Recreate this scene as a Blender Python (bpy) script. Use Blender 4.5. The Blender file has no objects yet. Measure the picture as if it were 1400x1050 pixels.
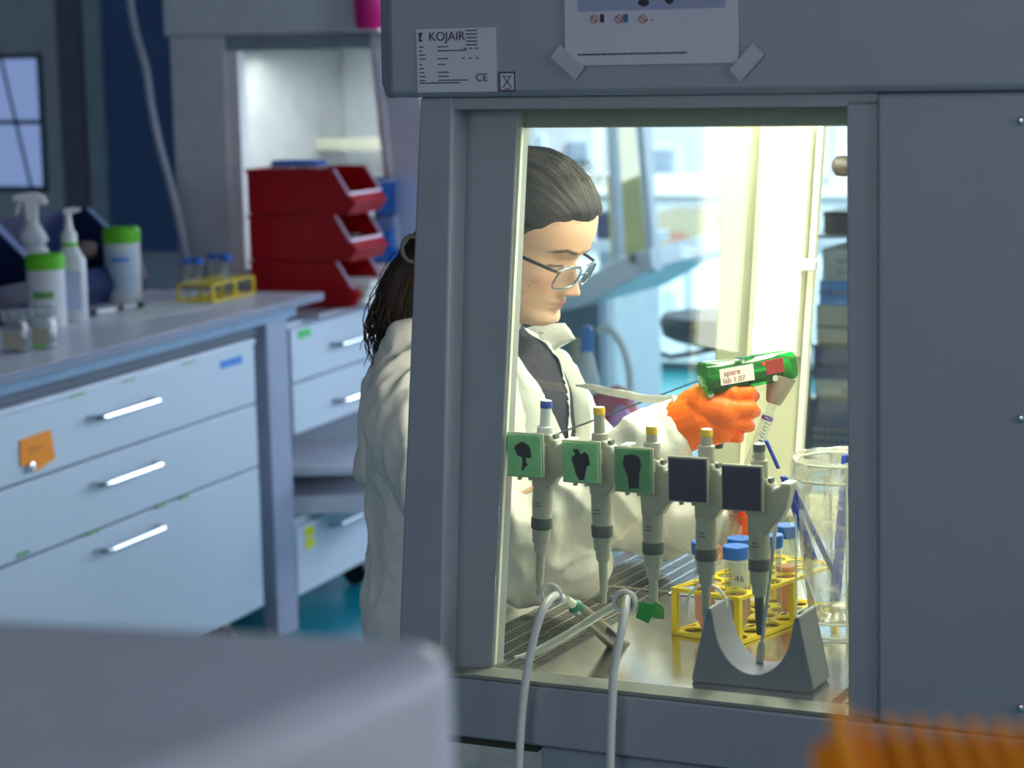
import bpy, math, random
import numpy as np
from mathutils import Vector, Matrix, noise
random.seed(7); np.random.seed(7)
SC = bpy.context.scene
COL = SC.collection
V = Vector
# ------------------------------------------------------------------ camera
FPX = 3230.0
PIT = math.radians(8.36); ROL = math.radians(1.38)
CAM = V((0, 0, 1.65))
FW = V((0, math.cos(PIT), -math.sin(PIT)))
U0 = V((0, math.sin(PIT), math.cos(PIT))); X0 = V((1, 0, 0))
UP = U0*math.cos(ROL) + X0*math.sin(ROL)
RT = X0*math.cos(ROL) - U0*math.sin(ROL)
cd = bpy.data.cameras.new('camera'); cam = bpy.data.objects.new('camera', cd); COL.objects.link(cam)
Mc = Matrix((RT, UP, -FW)).transposed().to_4x4(); Mc.translation = CAM
cam.matrix_world = Mc
cd.sensor_width = 36; cd.lens = FPX/1400*36
cd.clip_start = .05
cd.dof.use_dof = True; cd.dof.focus_distance = 3.0; cd.dof.aperture_fstop = 5.8
SC.camera = cam
# ------------------------------------------------------------------ world, lights, exposure
SC.view_settings.view_transform = 'Standard'; SC.view_settings.look = 'None'
SC.view_settings.exposure = 0.0; SC.view_settings.gamma = 1.0
SC.view_settings.use_curve_mapping = False
w = bpy.data.worlds.new('world'); SC.world = w; w.use_nodes = True
w.node_tree.nodes['Background'].inputs[0].default_value = (.45, .48, .56, 1)
w.node_tree.nodes['Background'].inputs[1].default_value = .42
A_K = math.radians(26.3)
UK = V((math.cos(A_K), -math.sin(A_K), 0)); NK = V((math.sin(A_K), math.cos(A_K), 0))
OK = V((.378, 2.563, 0))
A_D = math.radians(20.5)
UD = V((math.cos(A_D), -math.sin(A_D), 0)); ND = V((math.sin(A_D), math.cos(A_D), 0))
OD = V((-.643, 6.461, 0))
def W(a, b, z): return OK + UK*a + NK*b + V((0, 0, z))
def D(a, b, z): return OD + UD*a + ND*b + V((0, 0, z))
def area(name, loc, tgt, sx, sy, power, col, spread=180):
    l = bpy.data.lights.new(name, 'AREA'); l.shape = 'RECTANGLE'; l.size = sx; l.size_y = sy
    l.energy = power; l.color = col; l.spread = math.radians(spread)
    o = bpy.data.objects.new(name, l); COL.objects.link(o); o.location = loc
    o.rotation_euler = (V(tgt)-V(loc)).to_track_quat('-Z', 'Y').to_euler()
    return o
COOL = (.74, .82, 1.0)
area('window_and_fill_light', (4.9, 5.6, 2.3), (-1.0, 6.6, .7), 3.4, 1.6, 86, COOL)
area('window_and_fill_light', (4.4, 7.4, 2.85), (-1.0, 5.5, .95), 3.0, 1.2, 95, COOL)  # unseen lamp added high up to brighten the desk top
area('window_and_fill_light', (3.4, .4, 2.3), (1.0, 6.2, .8), 2.0, 1.4, 60, (.84, .90, 1.0))  # unseen fill added at the right rear for the shelf rack fronts
area('window_and_fill_light', W(-1.0, 8.8, 1.75), W(-1.0, 0, 1.0), 4.5, 1.4, 150, (.76, .86, 1.0))
area('window_and_fill_light', (-2.6, -1.9, 2.75), (0.0, 2.2, 1.0), 2.4, 1.6, 36, (.84, .88, 1.0))
area('window_and_fill_light', W(-1.0, 10.6, 5.5), W(-1.0, 14.0, 1.5), 6, 3, 3000, (.85, .93, 1.0))
area('window_and_fill_light', (-1.6, 10.0, 2.0), (2.6, 10.6, .9), 2.2, 1.6, 190, (.90, .95, 1.0), 110)  # fill lamp added deep in the room to lift the far cupboards
# the cabinet's own tubes are built further down with their own light
area('cabinet_lamp', W(-.26, .52, 1.60), W(-.30, .50, .9), .84, .16, 12.5, (1.0, .94, .80)).rotation_euler.z -= 0
# ------------------------------------------------------------------ pixel helpers (calibration of real positions)
def ray(x, y): return FW + RT*((x-700)/FPX) - UP*((y-525)/FPX)
def kp(x, y, b):
    d = ray(x, y); t = ((OK + NK*b - CAM).dot(NK))/d.dot(NK); P = CAM + d*t - OK
    return V((P.dot(UK), P.dot(NK), P.z))
def kz(x, y, z):
    d = ray(x, y); P = CAM + d*((z-CAM.z)/d.z) - OK
    return V((P.dot(UK), P.dot(NK), P.z))
def dz(x, y, z):
    d = ray(x, y); P = CAM + d*((z-CAM.z)/d.z) - OD
    return V((P.dot(UD), P.dot(ND), P.z))
def wp(x, y, Y):
    d = ray(x, y); return CAM + d*(Y/d.y)
def KW(p): return W(p[0], p[1], p[2])
# ------------------------------------------------------------------ materials
def lin(c):
    return tuple(((v/255)/12.92 if v/255 <= .04045 else ((v/255+.055)/1.055)**2.4) for v in c)
def M(name, rgb, rough=.5, metal=0., var=.06, scale=12., bump=0., bscale=60., trans=0., coat=0., spec=.5, emit=None, es=0., sub=0., attr=None, ior=1.45):
    m = bpy.data.materials.new(name); m.use_nodes = True
    nt = m.node_tree; b = nt.nodes['Principled BSDF']
    c = lin(rgb)
    tc = nt.nodes.new('ShaderNodeTexCoord')
    n = nt.nodes.new('ShaderNodeTexNoise'); n.inputs['Scale'].default_value = scale; n.inputs['Detail'].default_value = 4
    nt.links.new(tc.outputs['Object'], n.inputs['Vector'])
    mr = nt.nodes.new('ShaderNodeMapRange'); mr.inputs[1].default_value = .3; mr.inputs[2].default_value = .7
    mr.inputs[3].default_value = 1-var; mr.inputs[4].default_value = 1+var
    nt.links.new(n.outputs['Fac'], mr.inputs[0])
    mx = nt.nodes.new('ShaderNodeVectorMath'); mx.operation = 'SCALE'
    if attr:
        at = nt.nodes.new('ShaderNodeAttribute'); at.attribute_name = attr
        nt.links.new(at.outputs['Color'], mx.inputs[0])
    else:
        mx.inputs[0].default_value = c
    nt.links.new(mr.outputs[0], mx.inputs['Scale'])
    nt.links.new(mx.outputs[0], b.inputs['Base Color'])
    b.inputs['Roughness'].default_value = rough; b.inputs['Metallic'].default_value = metal
    b.inputs['IOR'].default_value = ior
    b.inputs['Transmission Weight'].default_value = trans
    b.inputs['Coat Weight'].default_value = coat
    b.inputs['Specular IOR Level'].default_value = spec
    if sub:
        b.inputs['Subsurface Weight'].default_value = sub; b.inputs['Subsurface Radius'].default_value = (.012, .005, .003); b.inputs['Subsurface Scale'].default_value = 1
    if emit:
        b.inputs['Emission Color'].default_value = (*lin(emit), 1); b.inputs['Emission Strength'].default_value = es
    if bump:
        n2 = nt.nodes.new('ShaderNodeTexNoise'); n2.inputs['Scale'].default_value = bscale; n2.inputs['Detail'].default_value = 6
        nt.links.new(tc.outputs['Object'], n2.inputs['Vector'])
        bp = nt.nodes.new('ShaderNodeBump'); bp.inputs['Strength'].default_value = bump; bp.inputs['Distance'].default_value = .01
        nt.links.new(n2.outputs['Fac'], bp.inputs['Height']); nt.links.new(bp.outputs['Normal'], b.inputs['Normal'])
    return m
def clear(name, tint=(255, 255, 255), refl=1.0, film=0.0, filmcol=(230, 235, 230), rough=.02, scale=6., emis=0):
    """clear pane or film: transparent with Fresnel reflection and an optional thin veil of plastic or dirt"""
    m = bpy.data.materials.new(name); m.use_nodes = True; nt = m.node_tree
    for x in list(nt.nodes): nt.nodes.remove(x)
    out = nt.nodes.new('ShaderNodeOutputMaterial')
    tr = nt.nodes.new('ShaderNodeBsdfTransparent'); tr.inputs[0].default_value = (*lin(tint), 1)
    gl = nt.nodes.new('ShaderNodeBsdfGlossy'); gl.inputs['Roughness'].default_value = rough
    lw = nt.nodes.new('ShaderNodeLayerWeight'); lw.inputs[0].default_value = .5
    pw_ = nt.nodes.new('ShaderNodeMath'); pw_.operation = 'POWER'; pw_.inputs[1].default_value = 5
    nt.links.new(lw.outputs['Facing'], pw_.inputs[0])
    ma = nt.nodes.new('ShaderNodeMath'); ma.operation = 'MULTIPLY_ADD'; ma.inputs[1].default_value = .96; ma.inputs[2].default_value = .04
    nt.links.new(pw_.outputs[0], ma.inputs[0])
    mu = nt.nodes.new('ShaderNodeMath'); mu.operation = 'MULTIPLY'; mu.inputs[1].default_value = refl; mu.use_clamp = True
    nt.links.new(ma.outputs[0], mu.inputs[0])
    mix = nt.nodes.new('ShaderNodeMixShader'); nt.links.new(mu.outputs[0], mix.inputs[0])
    nt.links.new(tr.outputs[0], mix.inputs[1]); nt.links.new(gl.outputs[0], mix.inputs[2])
    last = mix
    if film:
        tc = nt.nodes.new('ShaderNodeTexCoord'); n = nt.nodes.new('ShaderNodeTexNoise'); n.inputs['Scale'].default_value = scale
        n.inputs['Detail'].default_value = 5; n.inputs['Distortion'].default_value = 1.5
        nt.links.new(tc.outputs['Object'], n.inputs['Vector'])
        mr = nt.nodes.new('ShaderNodeMapRange'); mr.inputs[1].default_value = .42; mr.inputs[2].default_value = .75
        mr.inputs[3].default_value = film*.4; mr.inputs[4].default_value = film*1.6
        nt.links.new(n.outputs['Fac'], mr.inputs[0])
        df = nt.nodes.new('ShaderNodeBsdfDiffuse'); df.inputs[0].default_value = (*lin(filmcol), 1)
        tl = nt.nodes.new('ShaderNodeBsdfTranslucent'); tl.inputs[0].default_value = (*lin(filmcol), 1)
        m1 = nt.nodes.new('ShaderNodeMixShader'); m1.inputs[0].default_value = .5
        nt.links.new(df.outputs[0], m1.inputs[1]); nt.links.new(tl.outputs[0], m1.inputs[2])
        m2 = nt.nodes.new('ShaderNodeMixShader'); nt.links.new(mr.outputs[0], m2.inputs[0])
        nt.links.new(mix.outputs[0], m2.inputs[1]); nt.links.new(m1.outputs[0], m2.inputs[2]); last = m2
    nt.links.new(last.outputs[0], out.inputs[0])
    return m
def light_mat(name, rgb, s):
    m = bpy.data.materials.new(name); m.use_nodes = True; nt = m.node_tree
    for x in list(nt.nodes): nt.nodes.remove(x)
    out = nt.nodes.new('ShaderNodeOutputMaterial'); e = nt.nodes.new('ShaderNodeEmission')
    e.inputs[0].default_value = (*lin(rgb), 1); e.inputs[1].default_value = s
    nt.links.new(e.outputs[0], out.inputs[0]); return m
MT = dict(
 shell=M('painted_steel', (146, 152, 160), .45, var=.03),
 shell_in=M('inner_paint', (205, 206, 186), .5, var=.03),
 trimm=M('post_paint', (150, 156, 160), .45, var=.03),
 steel=M('brushed_steel', (222, 220, 218), .17, 1., var=.08, scale=30),
 steel_dull=M('dull_steel', (150, 148, 138), .38, .9, var=.08),
 chrome=M('chrome', (215, 218, 222), .18, 1.),
 dark=M('dark_void', (38, 38, 36), .7),
 glass=clear('clear_glass', (250, 255, 250), 1.0, .004, (225, 230, 225), scale=9),
 sashglass=clear('sash_glass', (250, 252, 252), .62, .007, (225, 230, 225), scale=7),
 farglass=clear('far_glass', (240, 244, 246), .7),
 grey=M('grey_plastic', (168, 168, 156), .4),
 grey_d=M('dark_grey_plastic', (92, 94, 92), .45),
 black=M('black_plastic', (28, 30, 34), .45),
 white=M('white_plastic', (225, 228, 226), .4),
 white_s=M('milky_plastic', (205, 210, 214), .35, var=.05),
 paper=M('paper', (196, 196, 206), .7, var=.02),
 paper_w=M('white_paper', (226, 226, 220), .8, var=.03),
 ink=M('print_ink', (48, 48, 62), .7, var=0),
 ink_b=M('blue_ink', (60, 104, 150), .7, var=0),
 ink_r=M('red_ink', (170, 70, 70), .7, var=0),
 tape=M('masking_tape', (176, 182, 184), .7, var=.06),
 yellow=M('yellow_plastic', (226, 200, 30), .35),
 ybutton=M('yellow_button', (226, 186, 40), .4),
 bbutton=M('blue_button', (50, 72, 170), .4),
 bluecap=M('blue_cap', (30, 104, 200), .4),
 bluewrap=M('blue_wrap', (40, 84, 215), .35),
 orange=M('orange_glove', (255, 112, 6), .45, var=.04, bump=.1, bscale=90),
 green=clear('green_shell', (70, 205, 120), 1.6, .22, (30, 170, 80), .08, 60),
 green_in=M('green_core', (14, 58, 38), .3),
 greentape=M('green_tape', (30, 150, 60), .6),
 greenlid=M('green_lid', (96, 190, 30), .4),
 greenlabel=M('green_label', (88, 160, 74), .5),
 card=M('green_adhesive', (150, 215, 150), .5, var=.12, scale=80),  # both green pads: light shining through is put into the raised colour
 card2=M('deep_green_adhesive', (104, 168, 112), .5, var=.12, scale=80),
 cardn=M('navy_adhesive', (52, 50, 78), .5, var=.12, scale=80),
 blot=M('dark_adhesive', (30, 36, 40), .6),
 teal=M('teal_rubber', (30, 110, 100), .4),
 hose=M('milky_hose', (212, 214, 204), .3, var=.03),
 wire_w=M('white_wire', (205, 212, 205), .35),
 liquid=M('pink_medium', (255, 172, 146), .15, spec=.5),
 clearp=clear('clear_plastic', (242, 246, 246), 1.3, .10, (230, 235, 235), .05, 40),
 bag=clear('crumpled_bag', (246, 246, 240), 1.8, .32, (240, 238, 225), .12, 25),
 frost=clear('frosted_plastic', (225, 228, 230), 1.0, .45, (225, 230, 235), .2, 20),
 red=M('red_plastic', (172, 6, 20), .3, var=.05),
 navy=M('navy_plastic', (18, 38, 84), .4),
 bluebin=M('blue_bin', (20, 110, 200), .35),
 desk=M('desk_front', (198, 212, 226), .42, var=.015, scale=3),
 desktop=M('desk_top', (232, 230, 240), .3, var=.03, scale=8),
 deskedge=M('desk_edge', (112, 124, 148), .45),
 deskleg=M('desk_frame', (150, 160, 184), .45),
 floor=M('teal_floor', (20, 140, 158), .25, var=.06, scale=4),
 wall=M('wall_paint', (150, 156, 162), .7),
 wallblue=M('blue_panel', (88, 118, 168), .6),
 wallpale=M('pale_blue_panel', (208, 222, 234), .4),
 lampglow=light_mat('vertical_lamp', (255, 252, 236), 5.0),
 tubeglow=light_mat('tube_glow', (255, 244, 205), 6.0),
 paneglow=light_mat('painted_reflection_glow', (130, 155, 205), .85),  # emission paints a reflection in dark glass
 orangepost=M('orange_note', (255, 150, 10), .7),
 bluenote=M('blue_note', (70, 140, 225), .7),
 greennote=M('green_note', (80, 205, 110), .7),
 yellownote=M('yellow_note', (225, 228, 40), .7),
 orangerack=M('orange_rack', (255, 160, 0), .8, spec=.15),
 appliance=M('grey_appliance', (200, 202, 212), .38),
 carton=M('carton', (172, 160, 128), .7),
 olive=M('olive_panel', (176, 176, 110), .6),
 magenta=M('magenta_plastic', (215, 20, 130), .4),
 crimson=M('crimson_bag', (190, 20, 70), .4),
)
# ------------------------------------------------------------------ mesh builder
class MB:
    def __init__(s): s.v = []; s.f = []
    def add(s, vs, fs):
        o = len(s.v); s.v += [tuple(p) for p in vs]; s.f += [tuple(i+o for i in f) for f in fs]; return s
    def box(s, x0, x1, y0, y1, z0, z1, m=None):
        vs = [V((x, y, z)) for z in (z0, z1) for y in (y0, y1) for x in (x0, x1)]
        if m is not None: vs = [m @ p for p in vs]
        return s.add(vs, [(0, 2, 3, 1), (4, 5, 7, 6), (0, 1, 5, 4), (2, 6, 7, 3), (0, 4, 6, 2), (1, 3, 7, 5)])
    def prism(s, poly, y0, y1, m=None):
        """poly in (x,z), extruded along y"""
        n = len(poly)
        A = sum(poly[i][0]*poly[(i+1) % n][1]-poly[(i+1) % n][0]*poly[i][1] for i in range(n))
        if A < 0: poly = poly[::-1]
        vs = [V((x, y0, z)) for x, z in poly] + [V((x, y1, z)) for x, z in poly]
        if m is not None: vs = [m @ p for p in vs]
        fs = [tuple(range(n)), tuple(range(2*n-1, n-1, -1))] + [(i, i+n, (i+1) % n+n, (i+1) % n) for i in range(n)]
        return s.add(vs, fs)
    def plan(s, poly, z0, z1, m=None):
        n = len(poly)
        A = sum(poly[i][0]*poly[(i+1) % n][1]-poly[(i+1) % n][0]*poly[i][1] for i in range(n))
        if A < 0: poly = poly[::-1]
        vs = [V((x, y, z0)) for x, y in poly] + [V((x, y, z1)) for x, y in poly]
        if m is not None: vs = [m @ p for p in vs]
        fs = [tuple(range(n-1, -1, -1)), tuple(range(n, 2*n))] + [(i, (i+1) % n, (i+1) % n+n, i+n) for i in range(n)]
        return s.add(vs, fs)
    def lathe(s, prof, n=24, m=None, cap=True):
        vs = []; fs = []
        for r, z in prof:
            for k in range(n):
                a = 2*math.pi*k/n; vs.append(V((r*math.cos(a), r*math.sin(a), z)))
        for i in range(len(prof)-1):
            for k in range(n):
                k2 = (k+1) % n; fs.append((i*n+k, i*n+k2, (i+1)*n+k2, (i+1)*n+k))
        if cap:
            fs.append(tuple(range(n-1, -1, -1))); L = (len(prof)-1)*n; fs.append(tuple(L+k for k in range(n)))
        if prof[0][1] > prof[-1][1]: fs = [f[::-1] for f in fs]
        if m is not None: vs = [m @ p for p in vs]
        return s.add(vs, fs)
    def tube(s, pts, r, n=8, closed=False, cap=True):
        pts = [V(p) for p in pts]; N = len(pts); vs = []; fs = []
        if N < 2: return s
        rr = r if isinstance(r, (list, tuple)) else [r]*N
        t0 = (pts[1]-pts[0]).normalized(); nrm = t0.orthogonal().normalized()
        for i, p in enumerate(pts):
            if closed: t = (pts[(i+1) % N]-pts[i-1])
            else: t = pts[min(i+1, N-1)]-pts[max(i-1, 0)]
            t.normalize(); nrm = (nrm - t*nrm.dot(t))
            if nrm.length < 1e-6: nrm = t.orthogonal()
            nrm.normalize(); bn = t.cross(nrm)
            for k in range(n):
                a = 2*math.pi*k/n; vs.append(p+(nrm*math.cos(a)+bn*math.sin(a))*rr[i])
        for i in range(N if closed else N-1):
            j = (i+1) % N
            for k in range(n):
                k2 = (k+1) % n; fs.append((i*n+k, i*n+k2, j*n+k2, j*n+k))
        if cap and not closed:
            fs.append(tuple(range(n-1, -1, -1))); fs.append(tuple((N-1)*n+k for k in range(n)))
        return s.add(vs, fs)
    def sphere(s, c, r, n=14, m=8, sc=(1, 1, 1)):
        c = V(c); vs = [c+V((0, 0, -r*sc[2]))]; fs = []
        for i in range(1, m):
            t = math.pi*i/m - math.pi/2
            for k in range(n):
                a = 2*math.pi*k/n; vs.append(c+V((r*sc[0]*math.cos(t)*math.cos(a), r*sc[1]*math.cos(t)*math.sin(a), r*sc[2]*math.sin(t))))
        vs.append(c+V((0, 0, r*sc[2]))); L = len(vs)-1
        for k in range(n): fs.append((0, 1+(k+1) % n, 1+k)); fs.append((L, L-n+k, L-n+(k+1) % n))
        for i in range(m-2):
            for k in range(n):
                a = 1+i*n; fs.append((a+k, a+(k+1) % n, a+n+(k+1) % n, a+n+k))
        return s.add(vs, fs)
    def capsule(s, p, q, r0, r1, n=16, st=5):
        p = V(p); q = V(q); d = (q-p); L = d.length or 1e-5; d.normalize()
        pts = []; rs = []
        for i in range(st+1):
            a = math.pi/2*i/st; pts.append(p-d*r0*math.cos(a)*.999); rs.append(max(r0*math.sin(a), 1e-4))
        for i in range(st+1):
            a = math.pi/2*i/st; pts.append(q+d*r1*math.sin(a)); rs.append(max(r1*math.cos(a), 1e-4))
        return s.tube(pts, rs, n)
    def mesh(s, name):
        me = bpy.data.meshes.new(name); me.from_pydata(s.v, [], s.f); me.update(); return me
def link(name, data, parent=None, m=None, mat=None, smooth=None, bevel=0):
    o = bpy.data.objects.new(name, data); COL.objects.link(o)
    if parent: o.parent = parent
    if m is not None: o.matrix_local = m
    if mat is not None and hasattr(data, 'materials') and not data.materials: data.materials.append(mat)
    if smooth is not None and hasattr(data, 'polygons'):
        if smooth >= 180: data.shade_smooth() if hasattr(data, 'shade_smooth') else None
        else:
            data.shade_smooth(); 
            data.set_sharp_from_angle(angle=math.radians(smooth))
    if bevel:
        b = o.modifiers.new('bevel', 'BEVEL'); b.width = bevel; b.segments = 2; b.limit_method = 'ANGLE'; b.angle_limit = math.radians(40)
    return o
def obj(name, mb, mat, parent=None, smooth=35, bevel=0, m=None, label=None, kind=None):
    o = link(name, mb.mesh(name), parent, m, mat, smooth, bevel)
    if label: o['label'] = label
    if kind: o['kind'] = kind
    return o
def tag(o, label, cat, group=None, kind=None):
    o['label'] = label; o['category'] = cat
    if group: o['group'] = group
    if kind: o['kind'] = kind
    return o
def mat_at(loc, rz=0.): return Matrix.Translation(V(loc)) @ Matrix.Rotation(rz, 4, 'Z')
def KM(a, b, z, extra=0.): return mat_at(W(a, b, z), -A_K+extra)
def DM(a, b, z, extra=0.): return mat_at(D(a, b, z), -A_D+extra)
def thing(name, label, cat, m, group=None):
    o = bpy.data.objects.new(name, None); COL.objects.link(o); o.matrix_world = m; o.empty_display_size = .05
    return tag(o, label, cat, group)
def axes(loc, xd, up=V((0, 0, 1))):
    x = V(xd).normalized(); y = up.cross(x).normalized(); z = x.cross(y)
    m = Matrix((x, y, z)).transposed().to_4x4(); m.translation = V(loc); return m
def zaxis(loc, zd, ref=V((0, 1, 0))):
    z = V(zd).normalized(); x = ref.cross(z).normalized(); y = z.cross(x)
    m = Matrix((x, y, z)).transposed().to_4x4(); m.translation = V(loc); return m
def dup(root, m, label=None, group=None):
    r = root.copy(); COL.objects.link(r); r.matrix_world = m
    if label: r['label'] = label
    if group: r['group'] = group
    for ch in list(root.children):
        c = ch.copy(); COL.objects.link(c); c.parent = r
        for g in list(ch.children):
            d = g.copy(); COL.objects.link(d); d.parent = c
    return r
def struct(name, mb, mat, m=None, bevel=0):
    o = obj(name, mb, mat, None, 35, bevel, m); o['kind'] = 'structure'; return o
def text_mesh(body, size, ext=.0002):
    c = bpy.data.curves.new('t', 'FONT'); c.body = body; c.size = size; c.extrude = ext
    o = bpy.data.objects.new('t', c); COL.objects.link(o)
    dg = bpy.context.evaluated_depsgraph_get(); me = bpy.data.meshes.new_from_object(o.evaluated_get(dg))
    bpy.data.objects.remove(o); bpy.data.curves.remove(c); return me
def text(name, body, size, mat, parent, m):
    return link(name, text_mesh(body, size), parent, m, mat)
def evalmesh(o):
    dg = bpy.context.evaluated_depsgraph_get(); me = bpy.data.meshes.new_from_object(o.evaluated_get(dg))
    bpy.data.objects.remove(o); return me
def remesh(mb, voxel, it=4, fac=.5):
    o = bpy.data.objects.new('tmp', mb.mesh('tmp')); COL.objects.link(o)
    r = o.modifiers.new('r', 'REMESH'); r.mode = 'VOXEL'; r.voxel_size = voxel
    s = o.modifiers.new('s', 'SMOOTH'); s.factor = fac; s.iterations = it
    me = evalmesh(o); me.materials.clear(); me.shade_smooth(); return me
def getco(me):
    a = np.empty(len(me.vertices)*3); me.vertices.foreach_get('co', a); return a.reshape(-1, 3)
def setco(me, a): me.vertices.foreach_set('co', a.reshape(-1).astype(np.float64)); me.update()
def getno(me):
    a = np.empty(len(me.vertices)*3); me.vertex_normals.foreach_get('vector', a); return a.reshape(-1, 3)
def setcol(me, c):
    at = me.color_attributes.new('pigment_and_shade', 'FLOAT_COLOR', 'POINT')
    a = np.ones((len(me.vertices), 4)); a[:, :3] = c; at.data.foreach_set('color', a.reshape(-1))
def spline(pts, n=8):
    pts = [V(p) for p in pts]; P = [pts[0]*2-pts[1]]+pts+[pts[-1]*2-pts[-2]]; out = []
    for i in range(1, len(P)-2):
        for k in range(n):
            t = k/n; a, b, c, d = P[i-1], P[i], P[i+1], P[i+2]
            out.append(.5*((2*b)+(c-a)*t+(2*a-5*b+4*c-d)*t*t+(-a+3*b-3*c+d)*t**3))
    out.append(pts[-1]); return out
RX = lambda a: Matrix.Rotation(a, 4, 'X')
RY = lambda a: Matrix.Rotation(a, 4, 'Y')
RZ = lambda a: Matrix.Rotation(a, 4, 'Z')
T = lambda x, y, z: Matrix.Translation((x, y, z))
FRONT = RX(math.pi/2)          # text facing -y
# ================================================================== SETTING
struct('floor', MB().plan([(-6, -.5), (5.4, -.5), (9, 12.2), (-4, 14.5)], -.05, 0), MT['floor'])
struct('ceiling', MB().plan([(-6, -.5), (5.4, -.5), (9, 12.2), (-4, 14.5)], 3.0, 3.05), MT['wall'])
BW = 9.0
def kpoly(pts, b): return [(kp(x, y, b)[0], kp(x, y, b)[2]) for x, y in pts]
# back wall with its wide window (K frame)
aL = kp(540, 300, BW)[0]; aR = 2.4
mb = MB(); mb.box(-6.5, aR+1.5, BW, BW+.2, 0, .82)
mb.box(-6.5, aR+1.5, BW, BW+.2, 2.45, 3.0); mb.box(-6.5, -5.6, BW, BW+.2, .82, 2.45); mb.box(aR, aR+1.5, BW, BW+.2, .82, 2.45)
struct('wall_back', mb, MT['wallpale'], KM(0, 0, 0))
mb = MB(); mb.box(-5.7, aR+.1, BW-.14, BW+.02, .815, .87)
struct('trim_1', mb, MT['white'], KM(0, 0, 0), .008)
wf = MB()
for a in (-5.6, -4.35, -3.1, kp(878, 200, BW)[0]-.02, -.5, .9, aR-.06): wf.box(a, a+.06, BW-.01, BW+.05, .87, 2.45)
wf.box(-5.6, aR, BW-.01, BW+.05, .87, .92); wf.box(-5.6, aR, BW-.01, BW+.05, 2.39, 2.45)
wobj = struct('window_1', wf, MT['white'], KM(0, 0, 0))
g = MB().box(-5.6, aR, BW+.015, BW+.021, .88, 2.44); obj('pane', g, MT['farglass'], wobj)
struct('wall_right', MB().plan([(5.4, -.5), (5.6, -.5), (9.2, 12.2), (9, 12.2)], 0, 3.0), MT['wall'])
struct('wall_left', MB().plan([(-6, -.5), (-6.2, -.5), (-4.2, 14.5), (-4, 14.5)], 0, 3.0), MT['wall'])
# partition on the left; glowing pane stands in for a window reflected there
BP = 4.75
pw = lambda x, y: kp(x, y, BP)
x0 = pw(-1, 70)[0]; x1 = pw(57, 70)[0]; z1 = pw(30, 73)[2]; z0 = pw(30, 262)[2]
xl = pw(-330, 70)[0]; xr = pw(330, 70)[0]
mb = MB(); mb.box(xl, x0-.55, BP, BP+.08, 0, 3.0); mb.box(x1, xr, BP, BP+.08, 0, 3.0)
mb.box(x0-.55, x1, BP, BP+.08, 0, z0); mb.box(x0-.55, x1, BP, BP+.08, z1, 3.0)
struct('wall_partition', mb, M('partition_paint', (206, 212, 222), .6), KM(0, 0, 0))
wf = MB(); 
for a in (x0-.55, x1-.02): wf.box(a, a+.02, BP-.01, BP+.04, z0, z1)
wf.box(x0-.55, x1, BP-.01, BP+.04, pw(30, 167)[2]-.008, pw(30, 167)[2]+.008)
wf.box(x0-.55, x1, BP-.01, BP+.04, z0, z0+.02); wf.box(x0-.55, x1, BP-.01, BP+.04, z1-.02, z1)
wo = struct('reflected_window', wf, M('window_frame_grey', (96, 112, 140), .5), KM(0, 0, 0))
obj('pane', MB().box(x0-.55, x1, BP+.02, BP+.03, z0, z1), MT['paneglow'], wo)  # pane glows in place of the reflected daylight
p, q = pw(2, 72), pw(47, 262)
obj('pull_cord', MB().tube([(p[0], BP-.012, p[2]), (q[0], BP-.012, q[2])], .006), M('cord_grey', (80, 98, 132)), wo)
p0, p1 = pw(117, 0)[0], pw(137, 0)[0]
struct('trim_2', MB().box(p0+.02, p0+.085, BP-.05, BP, .9, 3.0), M('alu_post', (178, 196, 208), .4, .3), KM(0, 0, 0), .004)
struct('trim_3', MB().box(p0-.13, p0-.02, BP-.015, BP, .9, 3.0), M('dark_panel', (120, 126, 140), .6), KM(0, 0, 0))
struct('trim_4', MB().box(p0+.085, pw(262, 0)[0], BP-.02, BP, .9, 3.0), MT['wallblue'], KM(0, 0, 0))
# outside: pale building opposite
fb = 14.0
t = thing('building', 'pale apartment building seen outside beyond the laboratory window', 'building', KM(0, fb, 0))
obj('wall', MB().box(-9, 5, 0, .5, -3, 7), M('pale_render', (232, 232, 240), .8, var=.08, scale=.8), t)
for i, (x, y, w_, h_) in enumerate([(794, 206, .09, .08), (730, 200, .09, .08), (900, 225, .16, .13), (745, 235, .09, .08), (1150, 235, .14, .1), (640, 200, .12, .1), (470, 160, .12, .1), (850, 205, .09, .08)]):
    c = kp(x, y, fb)
    f_ = obj('window', MB().box(c[0]-w_, c[0]+w_, -.04, .02, c[2]-h_, c[2]+h_), M('facade_window', (205, 214, 228), .3), t)
    obj('pane', MB().box(c[0]-w_*.8, c[0]-.01, -.05, -.03, c[2]-h_*.85, c[2]+h_*.85).box(c[0]+.01, c[0]+w_*.8, -.05, -.03, c[2]-h_*.85, c[2]+h_*.85), M('facade_pane', (170, 186, 210), .2), f_)
# ================================================================== SAFETY CABINET (K frame; glass plane y = 0)
cab = thing('safety_cabinet', 'large grey steel laboratory safety cabinet with a lit side window in the foreground', 'cabinet', KM(0, 0, 0))
D_IN = .98
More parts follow.
